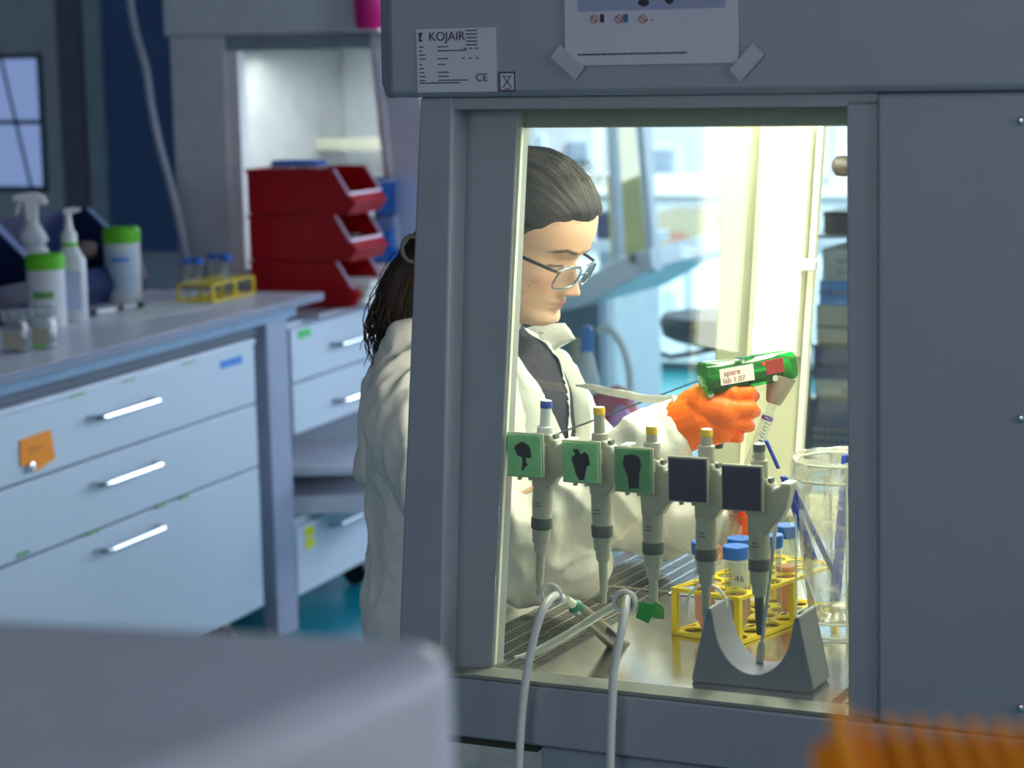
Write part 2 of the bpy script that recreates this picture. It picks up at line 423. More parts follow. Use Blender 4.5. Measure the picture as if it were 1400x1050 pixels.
# outer side frame y -.04 .. 0
mb = MB(); mb.prism([(-.512, 1.583), (-.566, .89), (-.5726, .822), (-.520, .822), (-.506, .896), (-.469, 1.583)], -.04, .0)
obj('front_post', mb, MT['shell'], cab, bevel=.003)
def side_panel(y0, y1, name='inner_post'):
    return MB().prism([(-.488, 1.6), (-.53, .89), (-.457, .89), (-.404, 1.569), (-.404, 1.6)], y0, y1)
obj('inner_post', side_panel(-.002, .03), MT['trimm'], cab, bevel=.002)
obj('lower_frame', MB().prism([(-.5065, .8945), (-.513, .822), (.3, .822), (.3, .8945)], -.042, .0), MT['shell'], cab, bevel=.003)
obj('side_panel', MB().box(.036, .42, -.041, 0, .8955, 1.582), MT['shell'], cab, bevel=.004)
# screws on the side panel
for (x, y) in ((1397, 165), (1397, 572), (1397, 968)):
    c = kp(x, y, -.04)
    obj('screw', MB().lathe([(.0045, 0), (.0045, .002), (.003, .003)], 12, T(c[0], -.041, c[2]) @ RX(math.pi/2)), MT['chrome'], cab)
obj('jamb', MB().box(.001, .036, -.036, .03, .897, 1.575), MT['trimm'], cab, bevel=.002)
obj('sill', MB().prism([(-.506, .8955), (-.46, .9), (.03, .9), (.03, .8955)], -.04, .0), M('sill_paint', (128, 134, 126), .45), cab)
obj('head_rail', MB().box(-.488, .036, -.036, .03, 1.568, 1.583), MT['trimm'], cab, bevel=.002)
obj('inner_head_rail', MB().box(-.41, .03, .012, .03, 1.545, 1.6), M('rail_paint', (120, 128, 120), .4), cab, bevel=.002)
# header box
mb = MB().prism([(-.548, 1.583), (-.540, 2.25), (.9, 2.25), (.9, 1.583)], -.052, .0)
obj('header_side', MB().prism([(-.548, 1.583), (-.540, 2.25), (.9, 2.25), (.9, 1.583)], D_IN+.03, D_IN+.06), MT['shell'], cab, bevel=.004)
obj('header_core', MB().box(-.538, .9, .0, D_IN+.03, 1.73, 2.24), MT['shell'], cab)
obj('header_front', MB().prism([(-.553, 1.583), (-.545, 1.73), (-.52, 1.73), (-.50, 1.60), (-.50, 1.583)], .0, D_IN+.03), MT['shell'], cab)
hd = obj('header', mb, MT['shell'], cab, bevel=.008)
obj('header_front_lip', MB().prism([(-.553, 1.583), (-.560, 1.60), (-.552, 2.2), (-.54, 2.2), (-.54, 1.583)], -.045, D_IN+.05), M('header_lip', (112, 120, 130), .45), cab, bevel=.003)
# glass pane of the side window
obj('side_glass', MB().prism([(-.457, .902), (-.404, 1.570), (.002, 1.570), (.002, .902)], -.003, .003), MT['glass'], cab)
obj('glass_edge', MB().prism([(-.4605, .902), (-.4075, 1.546), (-.4025, 1.546), (-.4555, .902)], .003, .009), M('lit_glass_edge', (232, 236, 216), .3), cab)  # pale colour stands in for the lit edge beside the jamb
obj('glass_edge', MB().box(-.003, .003, .003, .010, .902, 1.546), M('lit_glass_edge', (232, 236, 216), .3), cab)
# interior
mb = MB().box(-.40, .03, 0.0, D_IN, .875, .9)
obj('worktop', mb, MT['steel'], cab)
obj('worktop_seam', MB().box(-.40, .03, .415, .4165, .9, .9006), MT['dark'], cab)
obj('back_wall', MB().box(.03, .05, 0, D_IN, .87, 1.72), MT['shell_in'], cab)
obj('inner_ceiling', MB().box(-.45, .05, .03, D_IN, 1.70, 1.72), MT['shell_in'], cab)
tb = MB()
for a in (-.20, -.32): tb.tube([(a, .10, 1.66), (a, .94, 1.66)], .013, 12)
obj('lamp_tube', tb, MT['tubeglow'], cab)
# front grille with real slots
gm = MB(); ga0, ga1 = -.535, -.402; ncol = 6; cw = (ga1-ga0)/ncol
nb = int(.96/.0086)
for c in range(ncol+1): gm.box(ga0+c*cw-.0016, ga0+c*cw+.0016, .005, .97, .8965, .9)
for j in range(nb+1):
    y = .005+j*.0086
    for c in range(ncol):
        sh = .0043*(c % 2)
        gm.box(ga0+c*cw, ga0+(c+1)*cw, y+sh, y+sh+.0027, .8968, .8998)
for c in range(0):
    if c % 2 == 0:
        a = ga0+(c+1)*cw/2; gm.box(a-.0012, a+.0012, .005, .97, .8968, .8999)
obj('front_grille', gm, MT['steel'], cab, smooth=None)
for y in (.155, .36, .69, .88): obj('grille_plug', MB().lathe([(.014, .8999), (.014, .9006), (.011, .9007)], 20, T(-.47, y, 0) @ Matrix.Diagonal((.8, 1.2, 1, 1))), MT['dark'], cab)
obj('grille_tray', MB().box(-.54, -.40, 0, D_IN, .80, .84), M('tray_dark', (74, 70, 58), .5, .5), cab)
obj('front_ledge', MB().prism([(-.60, .862), (-.60, .878), (-.535, .8995), (-.535, .84), (-.59, .84)], .0, D_IN), MT['steel'], cab, bevel=.002)
obj('grille_strip', MB().box(-.535, -.402, .425, .437, .9, .9008), MT['steel'], cab)
# small slots at the rear right corner
rm = MB()
for j in range(12):
    for i in range(3): rm.box(-.033+i*.018, -.02+i*.018, .004+j*.008, .0075+j*.008, .9001, .9006)
obj('rear_slots', rm, MT['dark'], cab)
# sash
def su(z): return -.475-.077*(1.3-z)
obj('sash', MB().prism([(su(1.14), 1.14), (su(1.60), 1.60), (su(1.60)-.003, 1.60), (su(1.14)-.003, 1.14)], .035, D_IN-.005), MT['sashglass'], cab)
obj('sash_edge', MB().box(su(1.14)-.0033, su(1.14)+.0003, .035, D_IN-.005, 1.1392, 1.1404), M('sash_edge_dark', (22, 26, 28), .6), cab)
# far side panel
Y0 = D_IN
obj('far_post', MB().prism([(-.512, 1.72), (-.566, .89), (-.5726, .822), (-.430, .822), (-.430, .89), (-.372, 1.58), (-.372, 1.72)], Y0, Y0+.05), M('far_post_paint', (190, 192, 160), .5), cab, bevel=.004)
obj('far_lower_frame', MB().box(-.44, .3, Y0, Y0+.05, .822, .93), MT['shell_in'], cab)
obj('far_head_rail', MB().box(-.40, .05, Y0, Y0+.05, 1.60, 1.72), MT['shell_in'], cab)
obj('far_glass', MB().prism([(-.43, .93), (-.37, 1.60), (.03, 1.60), (.03, .93)], Y0+.02, Y0+.025), MT['farglass'], cab)
# vertical lamp on the far post: housing ribs, glowing diffuser, clip
def slant(z, a): return a + .077*(z-1.3)
lp = MB().prism([(slant(1.155, -.468), 1.150), (slant(1.155, -.392), 1.150), (slant(1.50, -.392), 1.505), (slant(1.50, -.468), 1.505)], Y0-.03, Y0-.001)
l1 = obj('lamp_housing', lp, MT['shell_in'], cab, bevel=.004)
lp = MB().prism([(slant(1.155, -.464), 1.155), (slant(1.155, -.396), 1.155), (slant(1.50, -.396), 1.50), (slant(1.50, -.464), 1.50)], Y0-.036, Y0-.029)
obj('diffuser', lp, MT['lampglow'], l1, bevel=.004)
obj('lamp_rib', MB().prism([(slant(.95, -.479), .95), (slant(.95, -.472), .95), (slant(1.55, -.472), 1.56), (slant(1.55, -.479), 1.56)], Y0-.014, Y0+.0).prism([(slant(.95, -.388), .95), (slant(.95, -.379), .95), (slant(1.55, -.379), 1.56), (slant(1.55, -.388), 1.56)], Y0-.014, Y0+.0), M('rib_cream', (235, 232, 205), .35), cab)
c = kp(1106, 362, Y0-.04)
obj('lamp_clip', MB().box(c[0]-.014, c[0]+.012, Y0-.05, Y0-.03, c[2]-.009, c[2]+.009), MT['white_s'], cab, bevel=.003)
c = kp(1153, 227, Y0-.03)
obj('latch_knob', MB().lathe([(.008, 0), (.015, .006), (.016, .02), (.009, .034), (.008, .06)], 16, T(c[0]-.016, Y0-.03, c[2]) @ RY(math.pi/2)), M('knob_brown', (58, 54, 48), .5), cab)
# stand under the cabinet
obj('stand_side', MB().box(-.378, .38, -.035, .0, .0, .8195), M('stand_paint', (142, 150, 160), .5), cab, bevel=.003)
obj('stand_side', MB().box(-.378, .38, Y0+.0, Y0+.035, .0, .8195), M('stand_paint', (142, 150, 160), .5), cab, bevel=.003)
obj('stand_rail', MB().box(-.1, -.04, 0, Y0, .70, .80), MT['shell'], cab, bevel=.003)
obj('cabinet_base', MB().box(-.5, .3, 0.002, Y0, .822, .85), MT['shell'], cab)
# rating label on the header
y = -.0535
lab = obj('rating_label', MB().box(-.507, -.405, y, y+.001, 1.589, 1.661), MT['paper'], cab, label='printed white rating label')
text('lettering', 'KOJAIR', .0145, MT['ink'], lab, T(-.491, y-.0003, 1.6475) @ FRONT)
ic = MB().prism([(-.5035, 1.657), (-.5035, 1.647), (-.4985, 1.647), (-.5015, 1.6505), (-.4985, 1.657)], y-.0004, y)
obj('emblem', ic, MT['ink'], lab)
text('lettering', 'CE', .0125, MT['ink'], lab, T(-.4315, y-.0003, 1.601) @ FRONT)
pr = MB(); rr = random.Random(3)
for i in range(9):
    z = 1.640-i*.0045-(.002 if i > 3 else 0); pr.box(-.504, -.504+rr.uniform(.004, .012), y-.0003, y, z, z+.0012)
    if i in (0, 1, 3, 4, 6, 7, 8): pr.box(-.480, -.480+rr.choice([.006, .010, .014]), y-.0003, y, z, z+.0012)
    if i in (1, 8): pr.box(-.480, -.442, y-.0003, y, z, z+.0012)
for i in range(5): pr.box(-.443, -.4285, y-.0003, y, 1.6575-i*.004, 1.6588-i*.004)
for i in range(3): pr.box(-.447+i*.0075, -.442+i*.0075, y-.0003, y, 1.6375, 1.6387); pr.box(-.449+i*.009, -.445+i*.009, y-.0003, y, 1.6265, 1.6277)
pr.box(-.504, -.452, y-.0003, y, 1.599, 1.6003)
obj('small_print', pr, MT['ink'], lab)
# crossed-out bin sign
bs = obj('recycling_sign', MB().box(-.4025, -.3815, y, y+.001, 1.589, 1.611), MT['paper'], cab, label='small square crossed out bin symbol')
sg = MB()
for (a0, a1, q0, q1) in ((-.4025, -.4008, 1.589, 1.611), (-.3832, -.3815, 1.589, 1.611), (-.4025, -.3815, 1.589, 1.5907), (-.4025, -.3815, 1.6093, 1.611)): sg.box(a0, a1, y-.0004, y, q0, q1)
sg.tube([(-.3975, y-.0002, 1.593), (-.3865, y-.0002, 1.607)], .0006, 4); sg.tube([(-.3865, y-.0002, 1.593), (-.3975, y-.0002, 1.607)], .0006, 4)
sg.tube([(-.3965, y-.0002, 1.606), (-.3875, y-.0002, 1.606)], .0006, 4); sg.box(-.3955, -.3885, y-.0004, y, 1.5915, 1.5925)
obj('symbol', sg, MT['ink'], bs)
# poster taped to the header
po = thing('poster', 'laminated instruction poster taped to the grey cabinet above the side window', 'poster', KM(0, 0, 0))
obj('sheet', MB().box(-.3185, -.1135, -.0545, -.0535, 1.6165, 1.90), MT['paper'], po)
obj('photo_print', MB().box(-.302, -.128, -.0548, -.0540, 1.6755, 1.86), M('poster_photo', (150, 158, 186), .6), po)
ps = MB()
for (x, yv, r_) in ((812, 26, 0), (846, 26, 0), (879, 26, 0)):
    c = kp(x, yv, -.055); ps.tube([(c[0]+.0042*math.cos(k*math.pi/8), -.0549, c[2]+.0042*math.sin(k*math.pi/8)) for k in range(16)], .0005, 4, closed=True)
    ps.tube([(c[0]-.003, -.0549, c[2]+.003), (c[0]+.003, -.0549, c[2]-.003)], .0006, 4)
po_signs = obj('prohibition_signs', ps, MT['ink_r'], po, kind='stuff')
c = kp(823, 25, -.055); obj('pictogram', MB().box(c[0]-.0025, c[0]+.0025, -.0549, -.054, c[2]-.0045, c[2]+.0045), MT['ink'], po)
c = kp(855, 25, -.055); obj('pictogram', MB().box(c[0]-.003, c[0]+.003, -.0549, -.054, c[2]-.0045, c[2]+.0045), MT['ink_b'], po)
c = kp(888, 27, -.055); obj('pictogram', MB().box(c[0]-.004, c[0]-.002, -.0549, -.054, c[2]-.001, c[2]+.001).box(c[0]+.002, c[0]+.004, -.0549, -.054, c[2]-.001, c[2]+.001), MT['grey_d'], po)
c0 = kp(873, 5, -.055); c1 = kp(915, 3, -.055)
obj('photo_print', MB().sphere((c0[0]+.006, -.0545, c0[2]+.001), .008, 12, 6, (1, .08, .6)).sphere((c1[0], -.0545, c1[2]+.003), .007, 12, 6, (1, .08, .9)), MT['ink'], po)
c = kp(965, -3, -.055); obj('red_print', MB().box(c[0]-.026, c[0]+.02, -.0549, -.054, c[2]-.002, c[2]+.012), M('poster_red', (190, 110, 125), .6), po)
c = kp(790, 75, -.055); ln = MB(); xx = c[0]
rr = random.Random(5)
while xx < kp(938, 75, -.055)[0]:
    w_ = rr.uniform(.0015, .006); ln.box(xx, xx+w_, -.0549, -.054, c[2]-.0008, c[2]+.0010); xx += w_+.0007
obj('small_print', ln, MT['ink'], po)
for (xa, ya, xb, yb) in ((760, 70, 792, 100), (1034, 70, 1008, 100)):
    A = kp(xa, ya, -.056); B = kp(xb, yb, -.056); mid = (A+B)/2; d = B-A; ang = math.atan2(d.z, d.x)
    obj('tape', MB().box(-.0195, .0195, -.0006, .0006, -.009, .009, T(mid.x, -.0558, mid.z) @ RY(-ang)), MT['tape'], po)
# ================================================================== second cabinet, left background
B2 = 3.8
def k2(x, y, d=0): c = kp(x, y, B2+d); return c[0], c[2]
c2 = thing('safety_cabinet', 'pale grey safety cabinet in the left background behind the red storage bins', 'cabinet', KM(0, 0, 0))
aL, _ = k2(232, 70); aWl, zt = k2(322, 70); aWr, _ = k2(505, 70)
zb = .95; sl = .075
obj('header', MB().prism([(aL, zt+.05), (aL, 2.3), (aWr+.16, 2.3), (aWr+.16, zt+.05)], B2-.03, B2+1.0), M('far_shell', (214, 218, 224), .5), c2, bevel=.006)
obj('side_panel', MB().box(aL, aWl-.045, B2, B2+.04, .886, zt+.05), M('far_shell_b', (212, 216, 222), .5), c2, bevel=.004)
obj('side_panel', MB().box(aL, aWl-.2, B2+.04, B2+1.0, .886, zt+.05), M('far_shell_b', (212, 216, 222), .5), c2)
obj('jamb', MB().box(aWl-.045, aWl, B2+.01, B2+.05, .90, zt), M('far_jamb', (236, 232, 234), .4), c2)
obj('head_rail', MB().box(aWl-.045, aWr+.05, B2+.01, B2+.05, zt, zt+.05), M('far_rail', (140, 156, 166), .4), c2)
obj('front_post', MB().prism([(aWr, zt), (aWr+.055, zb), (aWr+.21, zb), (aWr+.16, zt+.06), (aWr, zt+.06)], B2, B2+.05), M('far_post', (214, 214, 226), .5), c2, bevel=.008)
obj('post_ridge', MB().prism([(aWr+.02, zt), (aWr+.075, zb), (aWr+.09, zb), (aWr+.035, zt)], B2-.008, B2+.0), M('far_ridge', (236, 238, 246), .4), c2)
obj('side_glass', MB().prism([(aWl, zb), (aWl, zt), (aWr, zt), (aWr+.055, zb)], B2+.02, B2+.024), MT['farglass'], c2)
obj('worktop', MB().box(aWl-.2, aWr+.1, B2+.05, B2+1.0, .90, .93), MT['white'], c2)
obj('lower_frame', MB().box(aL, aWr+.2, B2, B2+1.0, .886, .95), MT['white'], c2)
obj('back_panel', MB().box(aWl-.25, aWl-.2, B2+.05, B2+1.0, .9, zt), MT['white'], c2)
obj('far_panel', MB().box(aWl-.3, aWr+.05, B2+1.0, B2+1.04, .9, zt+.1), M('far_inner', (206, 212, 214), .5), c2)
for (xa, xb, ya, yb) in ((430, 453, 137, 186), (402, 418, 143, 186)):
    (a0, q0), (a1, q1) = k2(xa, yb, .95), k2(xb, ya, .95)
    obj('lamp_strip', MB().box(a0, a1, B2+.94, B2+.96, q0, q1), light_mat('far_lamp', (255, 252, 235), 2.2 if xa > 420 else .9), c2, bevel=.01)
(a0, q0), (a1, q1) = k2(412, 205, .85), k2(516, 188, .85)
obj('inner_shelf', MB().box(a0, a1+.05, B2+.8, B2+.9, q0, q1), MT['shell_in'], c2, bevel=.004)
(a0, q0), (a1, q1) = k2(378, 215, .75), k2(412, 192, .75)
obj('gauge_box', MB().box(a0, a1, B2+.7, B2+.8, q0, q1), MT['carton'], c2, bevel=.004)
(a0, q0) = k2(531, 127, -.02); obj('button', MB().lathe([(.012, 0), (.012, .012), (.008, .016)], 14, T(a0, B2-.001, q0) @ RX(math.pi/2)), MT['red'], c2, label='small red button')
area('cabinet_lamp', W(aWl+.2, B2+.5, zt-.02), W(aWl+.2, B2+.5, .9), .7, .2, 6, (1, .98, .92))
# magenta glove hanging at the top
(a0, q0) = k2(508, 40, -.1); (a1, q1) = k2(508, -60, -.1)
g_ = obj('plastic_jug', MB().lathe([(.04, 0), (.048, .012), (.052, .08), (.052, .20), (.03, .23), (.018, .25), (.018, .28)], 24), MT['magenta'], m=KM(a0+.0, B2-.10, q0))
tag(g_, 'magenta plastic jug high on the background cabinet, cut by the top edge', 'jug')
# ledge that carries it
obj('holder_arm', MB().box(a0-.055, a0+.055, B2-.16, B2-.03, q0-.006, q0), MT['white'], c2)
# hanging white cable
cb = [pp for pp in ((175, -60), (178, 0), (186, 45), (200, 95), (206, 140), (216, 190), (232, 250), (246, 310), (258, 375))]
tag(obj('cable', MB().tube(spline([KW(kp(x, y, 3.7)) for x, y in cb], 6), .012, 8), M('cable_white', (170, 174, 190), .4)), 'white cable hanging in front of the dark blue wall panel', 'cable')
# ================================================================== third cabinet seen through the window
B3 = 4.6
def k3(x, y, d=0): c = kp(x, y, B3+d); return c[0], c[2]
c3 = thing('safety_cabinet', 'white safety cabinet with slanted glass front seen far off through the lit window', 'cabinet', KM(0, 0, 0))
obj('front_post', MB().prism([k3(868, 150), k3(876, 150), k3(896, 372), k3(885, 372)], B3, B3+.06), M('far_white', (190, 205, 225), .5), c3, bevel=.004)
obj('rear_post', MB().prism([k3(829, 150), k3(834, 150), k3(846, 358), k3(838, 358)], B3, B3+.06), M('far_white', (190, 205, 225), .5), c3, bevel=.004)
obj('glass', MB().prism([k3(834, 150), k3(868, 150), k3(885, 345), k3(846, 350)], B3+.02, B3+.026), MT['farglass'], c3)
obj('lamp_strip', MB().prism([k3(836, 140, .3), k3(866, 140, .3), k3(873, 240, .3), k3(843, 252, .3)], B3+.28, B3+.3), light_mat('far_lamp_c', (255, 253, 238), 1.6), c3)
obj('back_panel', MB().prism([k3(832, 240, .35), k3(876, 240, .35), k3(890, 372, .35), k3(840, 372, .35)], B3+.33, B3+.36), MT['olive'], c3)
obj('base', MB().prism([k3(640, 412), k3(795, 384), k3(846, 354), k3(893, 338), k3(895, 366), k3(800, 419), k3(640, 450)], B3-.02, B3+.7), M('far_base', (215, 225, 240), .4), c3, bevel=.004)
obj('socket', MB().box(k3(866, 350)[0], k3(872, 350)[0], B3-.035, B3-.02, k3(868, 358)[1], k3(868, 346)[1]), MT['grey_d'], c3)
(a0, q0), (a1, q1) = k3(640, 620, .15), k3(822, 400, .15)
obj('underframe', MB().box(a0, k3(812, 480, .05)[0], B3+.1, B3+.16, 0, q1), M('slate_panel', (104, 124, 150), .5), c3)
(a0, q0), (a1, q1) = k3(812, 290, 1.0), k3(834, 328, 1.0)
tag(obj('storage_box', MB().box(0, a1-a0+.03, 0, .2, 0, abs(q1-q0)), MT['navy'], bevel=.01, m=KM(a0, B3+1.0, q1)), 'small dark blue box beyond the slanted post of the far cabinet', 'box')
# shelf under the small box
mb = MB().box(k3(560, 330, 1)[0], k3(845, 330, 1)[0], B3+.95, B3+1.5, q1-.04, q1-.001).box(k3(700, 330, 1)[0], k3(720, 330, 1)[0], B3+1.0, B3+1.45, 0, q1-.03).box(k3(818, 330, 1)[0], k3(838, 330, 1)[0], B3+1.0, B3+1.45, 0, q1-.03)
tag(obj('side_table', mb, MT['wallpale']), 'pale side table behind the far white cabinet', 'table').matrix_world = KM(0, 0, 0)
# low cupboards and boxes beneath the far window
B4 = 8.2
def k4(x, y): c = kp(x, y, B4); return c[0], c[2]
ct = thing('cupboard_row', 'long pale blue low cupboard under the far window', 'cupboard', KM(0, 0, 0))
(a0, q0), (a1, q1) = k4(620, 400), k4(1090, 362)
obj('carcass', MB().box(a0-.6, a1+1.2, B4, B4+.55, .05, q1), MT['wallpale'], ct, bevel=.004)
for i in range(8):
    aa = a0-.55+i*.62; dr = obj('door', MB().box(aa, aa+.60, B4-.02, B4, .08, q1-.02), M('pale_door', (204, 220, 234), .35), ct, bevel=.004)
    obj('handle', MB().tube([(aa+.50, B4-.02, q1-.14), (aa+.50, B4-.05, q1-.15), (aa+.50, B4-.05, q1-.30), (aa+.50, B4-.02, q1-.31)], .006), MT['chrome'], dr)
(a0, q0), (a1, q1) = k4(889, 361), k4(972, 292)
tx = thing('carton', 'long dull brown cardboard carton with red printing under the far window', 'box', KM(a0, B4+.1, q0))
obj('box_body', MB().box(0, a1-a0, 0, .3, 0, q1-q0), M('brown_carton', (150, 146, 126), .7), tx, bevel=.006)
text('lettering', 'Bon', .085, MT['ink_r'], tx, T(.015, -.003, .11) @ FRONT)
# stool
st = wp(925, 440, 6.9)
s1 = thing('stool', 'round black lab stool seen through the lit window', 'stool', mat_at((st.x+.14, 6.9, 0)))
zt_ = st.z+.02
obj('seat', MB().lathe([(.0, zt_-.075), (.15, zt_-.075), (.18, zt_-.06), (.19, zt_-.02), (.18, zt_), (.0, zt_+.006)], 32, cap=False), MT['navy'], s1)
obj('seat_plate', MB().lathe([(.10, zt_-.09), (.10, zt_-.076)], 24), MT['black'], s1)
obj('lever', MB().tube([(0, 0, zt_-.10), (-.16, -.03, zt_-.12), (-.19, -.03, zt_-.11)], .008), MT['black'], s1)
obj('column', MB().lathe([(.03, .08), (.03, .3), (.02, .32), (.02, zt_-.08)], 16), MT['steel_dull'], s1)
obj('foot_ring', MB().tube([(.22*math.cos(k*math.pi/16), .22*math.sin(k*math.pi/16), .34) for k in range(32)], .009, 8, closed=True), MT['chrome'], s1)
for k in range(5):
    a = k*2*math.pi/5
    lg = obj('leg', MB().tube([(0, 0, .10), (.26*math.cos(a), .26*math.sin(a), .075)], [.025, .015]), MT['black'], s1)
    obj('caster', MB().lathe([(.026, -.01), (.026, .01)], 14, T(.26*math.cos(a), .26*math.sin(a), .026) @ RX(math.pi/2)), MT['black'], lg)
# wash bottles and hose and red bag on the floor between (seen below the chin)
Yb = 5.6
pb = wp(812, 600, Yb)
tr = thing('trolley', 'small white trolley holding the bottles behind the woman', 'trolley', mat_at((pb.x-.12, Yb, 0)))
ztop = wp(810, 640, Yb).z
obj('top_shelf', MB().box(-.2, .26, -.18, .22, ztop-.02, ztop), MT['white'], tr, bevel=.004)
obj('lower_shelf', MB().box(-.2, .26, -.18, .22, .2, .22), MT['white'], tr, bevel=.004)
for (x, y) in ((-.18, -.16), (.24, -.16), (-.18, .2), (.24, .2)):
    obj('leg', MB().tube([(x, y, .04), (x, y, ztop-.01)], .012), MT['chrome'], tr)
def bottle_px(name, label, cat, x, yb, yt, Y, r, mat, capm, group=None):
    p = wp(x, yb, Y); h = wp(x, yt, Y).z-p.z
    t = thing(name, label, cat, mat_at(p), group)
    obj('body', MB().lathe([(r*.92, 0), (r, .006), (r, h*.62), (r*.5, h*.8), (r*.42, h*.84)], 20), mat, t)
    obj('cap', MB().lathe([(r*.55, h*.82), (r*.55, h*.97), (r*.3, h)], 18), capm, t)
    return t
bottle_px('wash_bottle', 'wash bottle with a bright blue top beside the woman\'s collar, out of focus', 'bottle', 805, 640, 445, Yb, .03, MT['white_s'], MT['bluebin'])
bottle_px('wash_bottle', 'second out of focus wash bottle with a rusty red top behind the collar', 'bottle', 790, 638, 462, Yb+.1, .028, MT['frost'], MT['carton'])
hz = [KW(kp(x, y, 3.1)) for x, y in ((818, 452), (832, 450), (848, 468), (858, 495), (862, 530), (858, 580), (850, 640), (846, 760), (842, 880), (840, 960), (840, 1010))]
tag(obj('hose', MB().tube(spline(hz, 6), .010), M('white_hose', (240, 242, 250), .4)), 'thin white hose curving down behind the bottles', 'hose')
p = wp(835, 640, 5.0); mb = MB()
mb.sphere((0, 0, .06), .075, 20, 14, (1, .8, 1.5)); me = mb.mesh('bag')
co = getco(me); co += np.array([[noise.noise(V(c)*18)*.02 for _ in range(3)] for c in co]); setco(me, co)
bg = thing('waste_bag', 'crimson plastic bag with pale folds standing behind the pipettes', 'bag', mat_at((p.x, p.y, p.z)))
link('bag_body', me, bg, None, MT['crimson'], 180)
obj('pale_fold', MB().sphere((.02, -.055, .08), .03, 12, 8, (1, .5, 2.2)), M('lilac_film', (200, 150, 215), .3), bg)
tg = obj('low_cart', MB().box(-.15, .15, -.12, .16, p.z-.07, p.z-.045).box(-.14, -.11, -.1, .14, 0, p.z-.06).box(.11, .14, -.1, .14, 0, p.z-.06), MT['white'], m=mat_at((p.x, p.y, 0)))
tag(tg, 'low white cart under the crimson bag', 'cart')
# shelf stack at the right slice of the window
BS = 3.0
def ks(x, y): c = kp(x, y, BS); return c[0], c[2]
(a0, _), (a1, _) = ks(1108, 300), ks(1250, 300)
sh = thing('shelf_rack', 'open shelf rack of lab supplies in the right edge of the lit window', 'rack', KM(0, 0, 0))
zs = [ks(1150, v)[1] for v in (322, 472, 545)]
ztop = ks(1150, 618)[1]
for i, z in enumerate(zs+[ztop-.02, .3]): obj('shelf', MB().box(a0-.01, a1, BS, BS+.35, z-.008, z), MT['white'] if i == 0 else MT['steel_dull'], sh, bevel=.002)
for a in (a0-.02, a1): 
    for bb in (BS, BS+.34): obj('upright', MB().box(a, a+.015, bb, bb+.015, 0, zs[0]), MT['grey_d'], sh)
def boxpx(name, label, cat, xa, xb, ya, yb, mat, extra=None, d=.02, dep=.28, zbase=None):
    (q0, w0), (q1, w1) = ks(xa, yb), ks(xb, ya)
    if zbase is not None: w1 += zbase-w0; w0 = zbase
    t = thing(name, label, cat, KM(q0, BS+d, w0)); L, H = q1-q0, w1-w0
    obj('box_body', MB().box(0, L, 0, dep, 0, H), mat, t, bevel=.003)
    return t, L, H
t, L, H = boxpx('carton', 'dark grey box on the topmost shelf of the right rack', 'box', 1122, 1230, 291, 321, MT['grey_d'], zbase=zs[0]+.0005)
obj('lid_edge', MB().box(0, L, -.004, 0, H*.82, H), MT['black'], t)
t, L, H = boxpx('carton', 'greyish carton with two lines of small print in the right rack', 'box', 1120, 1230, 340, 383, M('grey_carton', (215, 214, 200), .7), zbase=ks(1150, 386)[1])
text('lettering', '51.1nd, FF', .016, MT['ink'], t, T(.04, -.002, H*.55) @ FRONT); text('lettering', '51.1ing, FF', .016, MT['ink'], t, T(.04, -.002, H*.22) @ FRONT)
t, L, H = boxpx('blue_pack', 'shiny bright blue film pack in the right rack', 'pack', 1116, 1230, 386, 418, M('sky_film', (90, 165, 235), .3), zbase=ks(1150, 420)[1])
obj('film_fold', MB().box(0, L, -.004, 0, H*.45, H*.6), MT['frost'], t)
t, L, H = boxpx('carton', 'beige flat carton under the blue pack in the right rack', 'box', 1112, 1230, 421, 470, M('beige_carton', (226, 216, 186), .7), zbase=zs[1]+.0005)
obj('seam', MB().box(0, L, -.002, 0, H*.42, H*.46), MT['grey_d'], t)
t, L, H = boxpx('glove_pack', 'dark blue bag of gloves on the middle shelf of the right rack', 'pack', 1108, 1230, 478, 520, M('dusk_blue', (78, 98, 140), .4), zbase=ks(1150, 523)[1]); obj('fold', MB().box(0, L, -.004, 0, H*.4, H*.5), MT['navy'], t)
t, L, H = boxpx('carton', 'pale carton with red lettering low in the right rack', 'box', 1110, 1230, 524, 543, M('cream_carton', (235, 225, 200), .7), zbase=zs[2]+.0005); text('lettering', 'ROTI', .026, MT['ink_r'], t, T(.07, -.002, .004) @ FRONT)
t, L, H = boxpx('tip_box', 'dark slate tip box with rows of pale pegs at the bottom of the right rack', 'box', 1104, 1230, 553, 614, M('slate', (84, 100, 132), .4), zbase=ztop+.0005)
pg = MB()
for r_ in range(3):
    for k in range(16): pg.box(.01+k*.016, .019+k*.016, -.006, 0, .006+r_*.02, .014+r_*.02)
obj('pegs', pg, MT['grey'], t)
# ================================================================== LEFT DESK (D frame)
dk = thing('lab_desk', 'long grey-topped laboratory desk on the left carrying bottles and racks', 'desk', DM(0, 0, 0))
obj('desk_top', MB().box(-.80, .05, -2.4, .199, .928, .95), MT['desktop'], dk, bevel=.003)
obj('edge_band', MB().box(.05, .052, -2.4, .199, .930, .949), MT['deskedge'], dk)
obj('edge_band', MB().box(-.8, .05, .199, .2005, .930, .949), MT['deskedge'], dk)
obj('under_rail', MB().box(-.01, .012, -2.4, .10, .895, .928), M('rail_blue', (120, 150, 180), .4), dk)
for (a, b) in ((-.045, .0), (-.78, .0), (-.045, -2.3), (-.78, -2.3)):
    obj('leg', MB().box(a, a+.045, b-.065, b+.065, 0, .928), MT['deskleg'], dk, bevel=.004)
obj('gap_board', MB().box(-.035, -.02, -2.4, -.07, .864, .928), M('gap_shade_slate', (88, 102, 118), .6), dk)  # board added in the gap, its slate colour stands in for shade
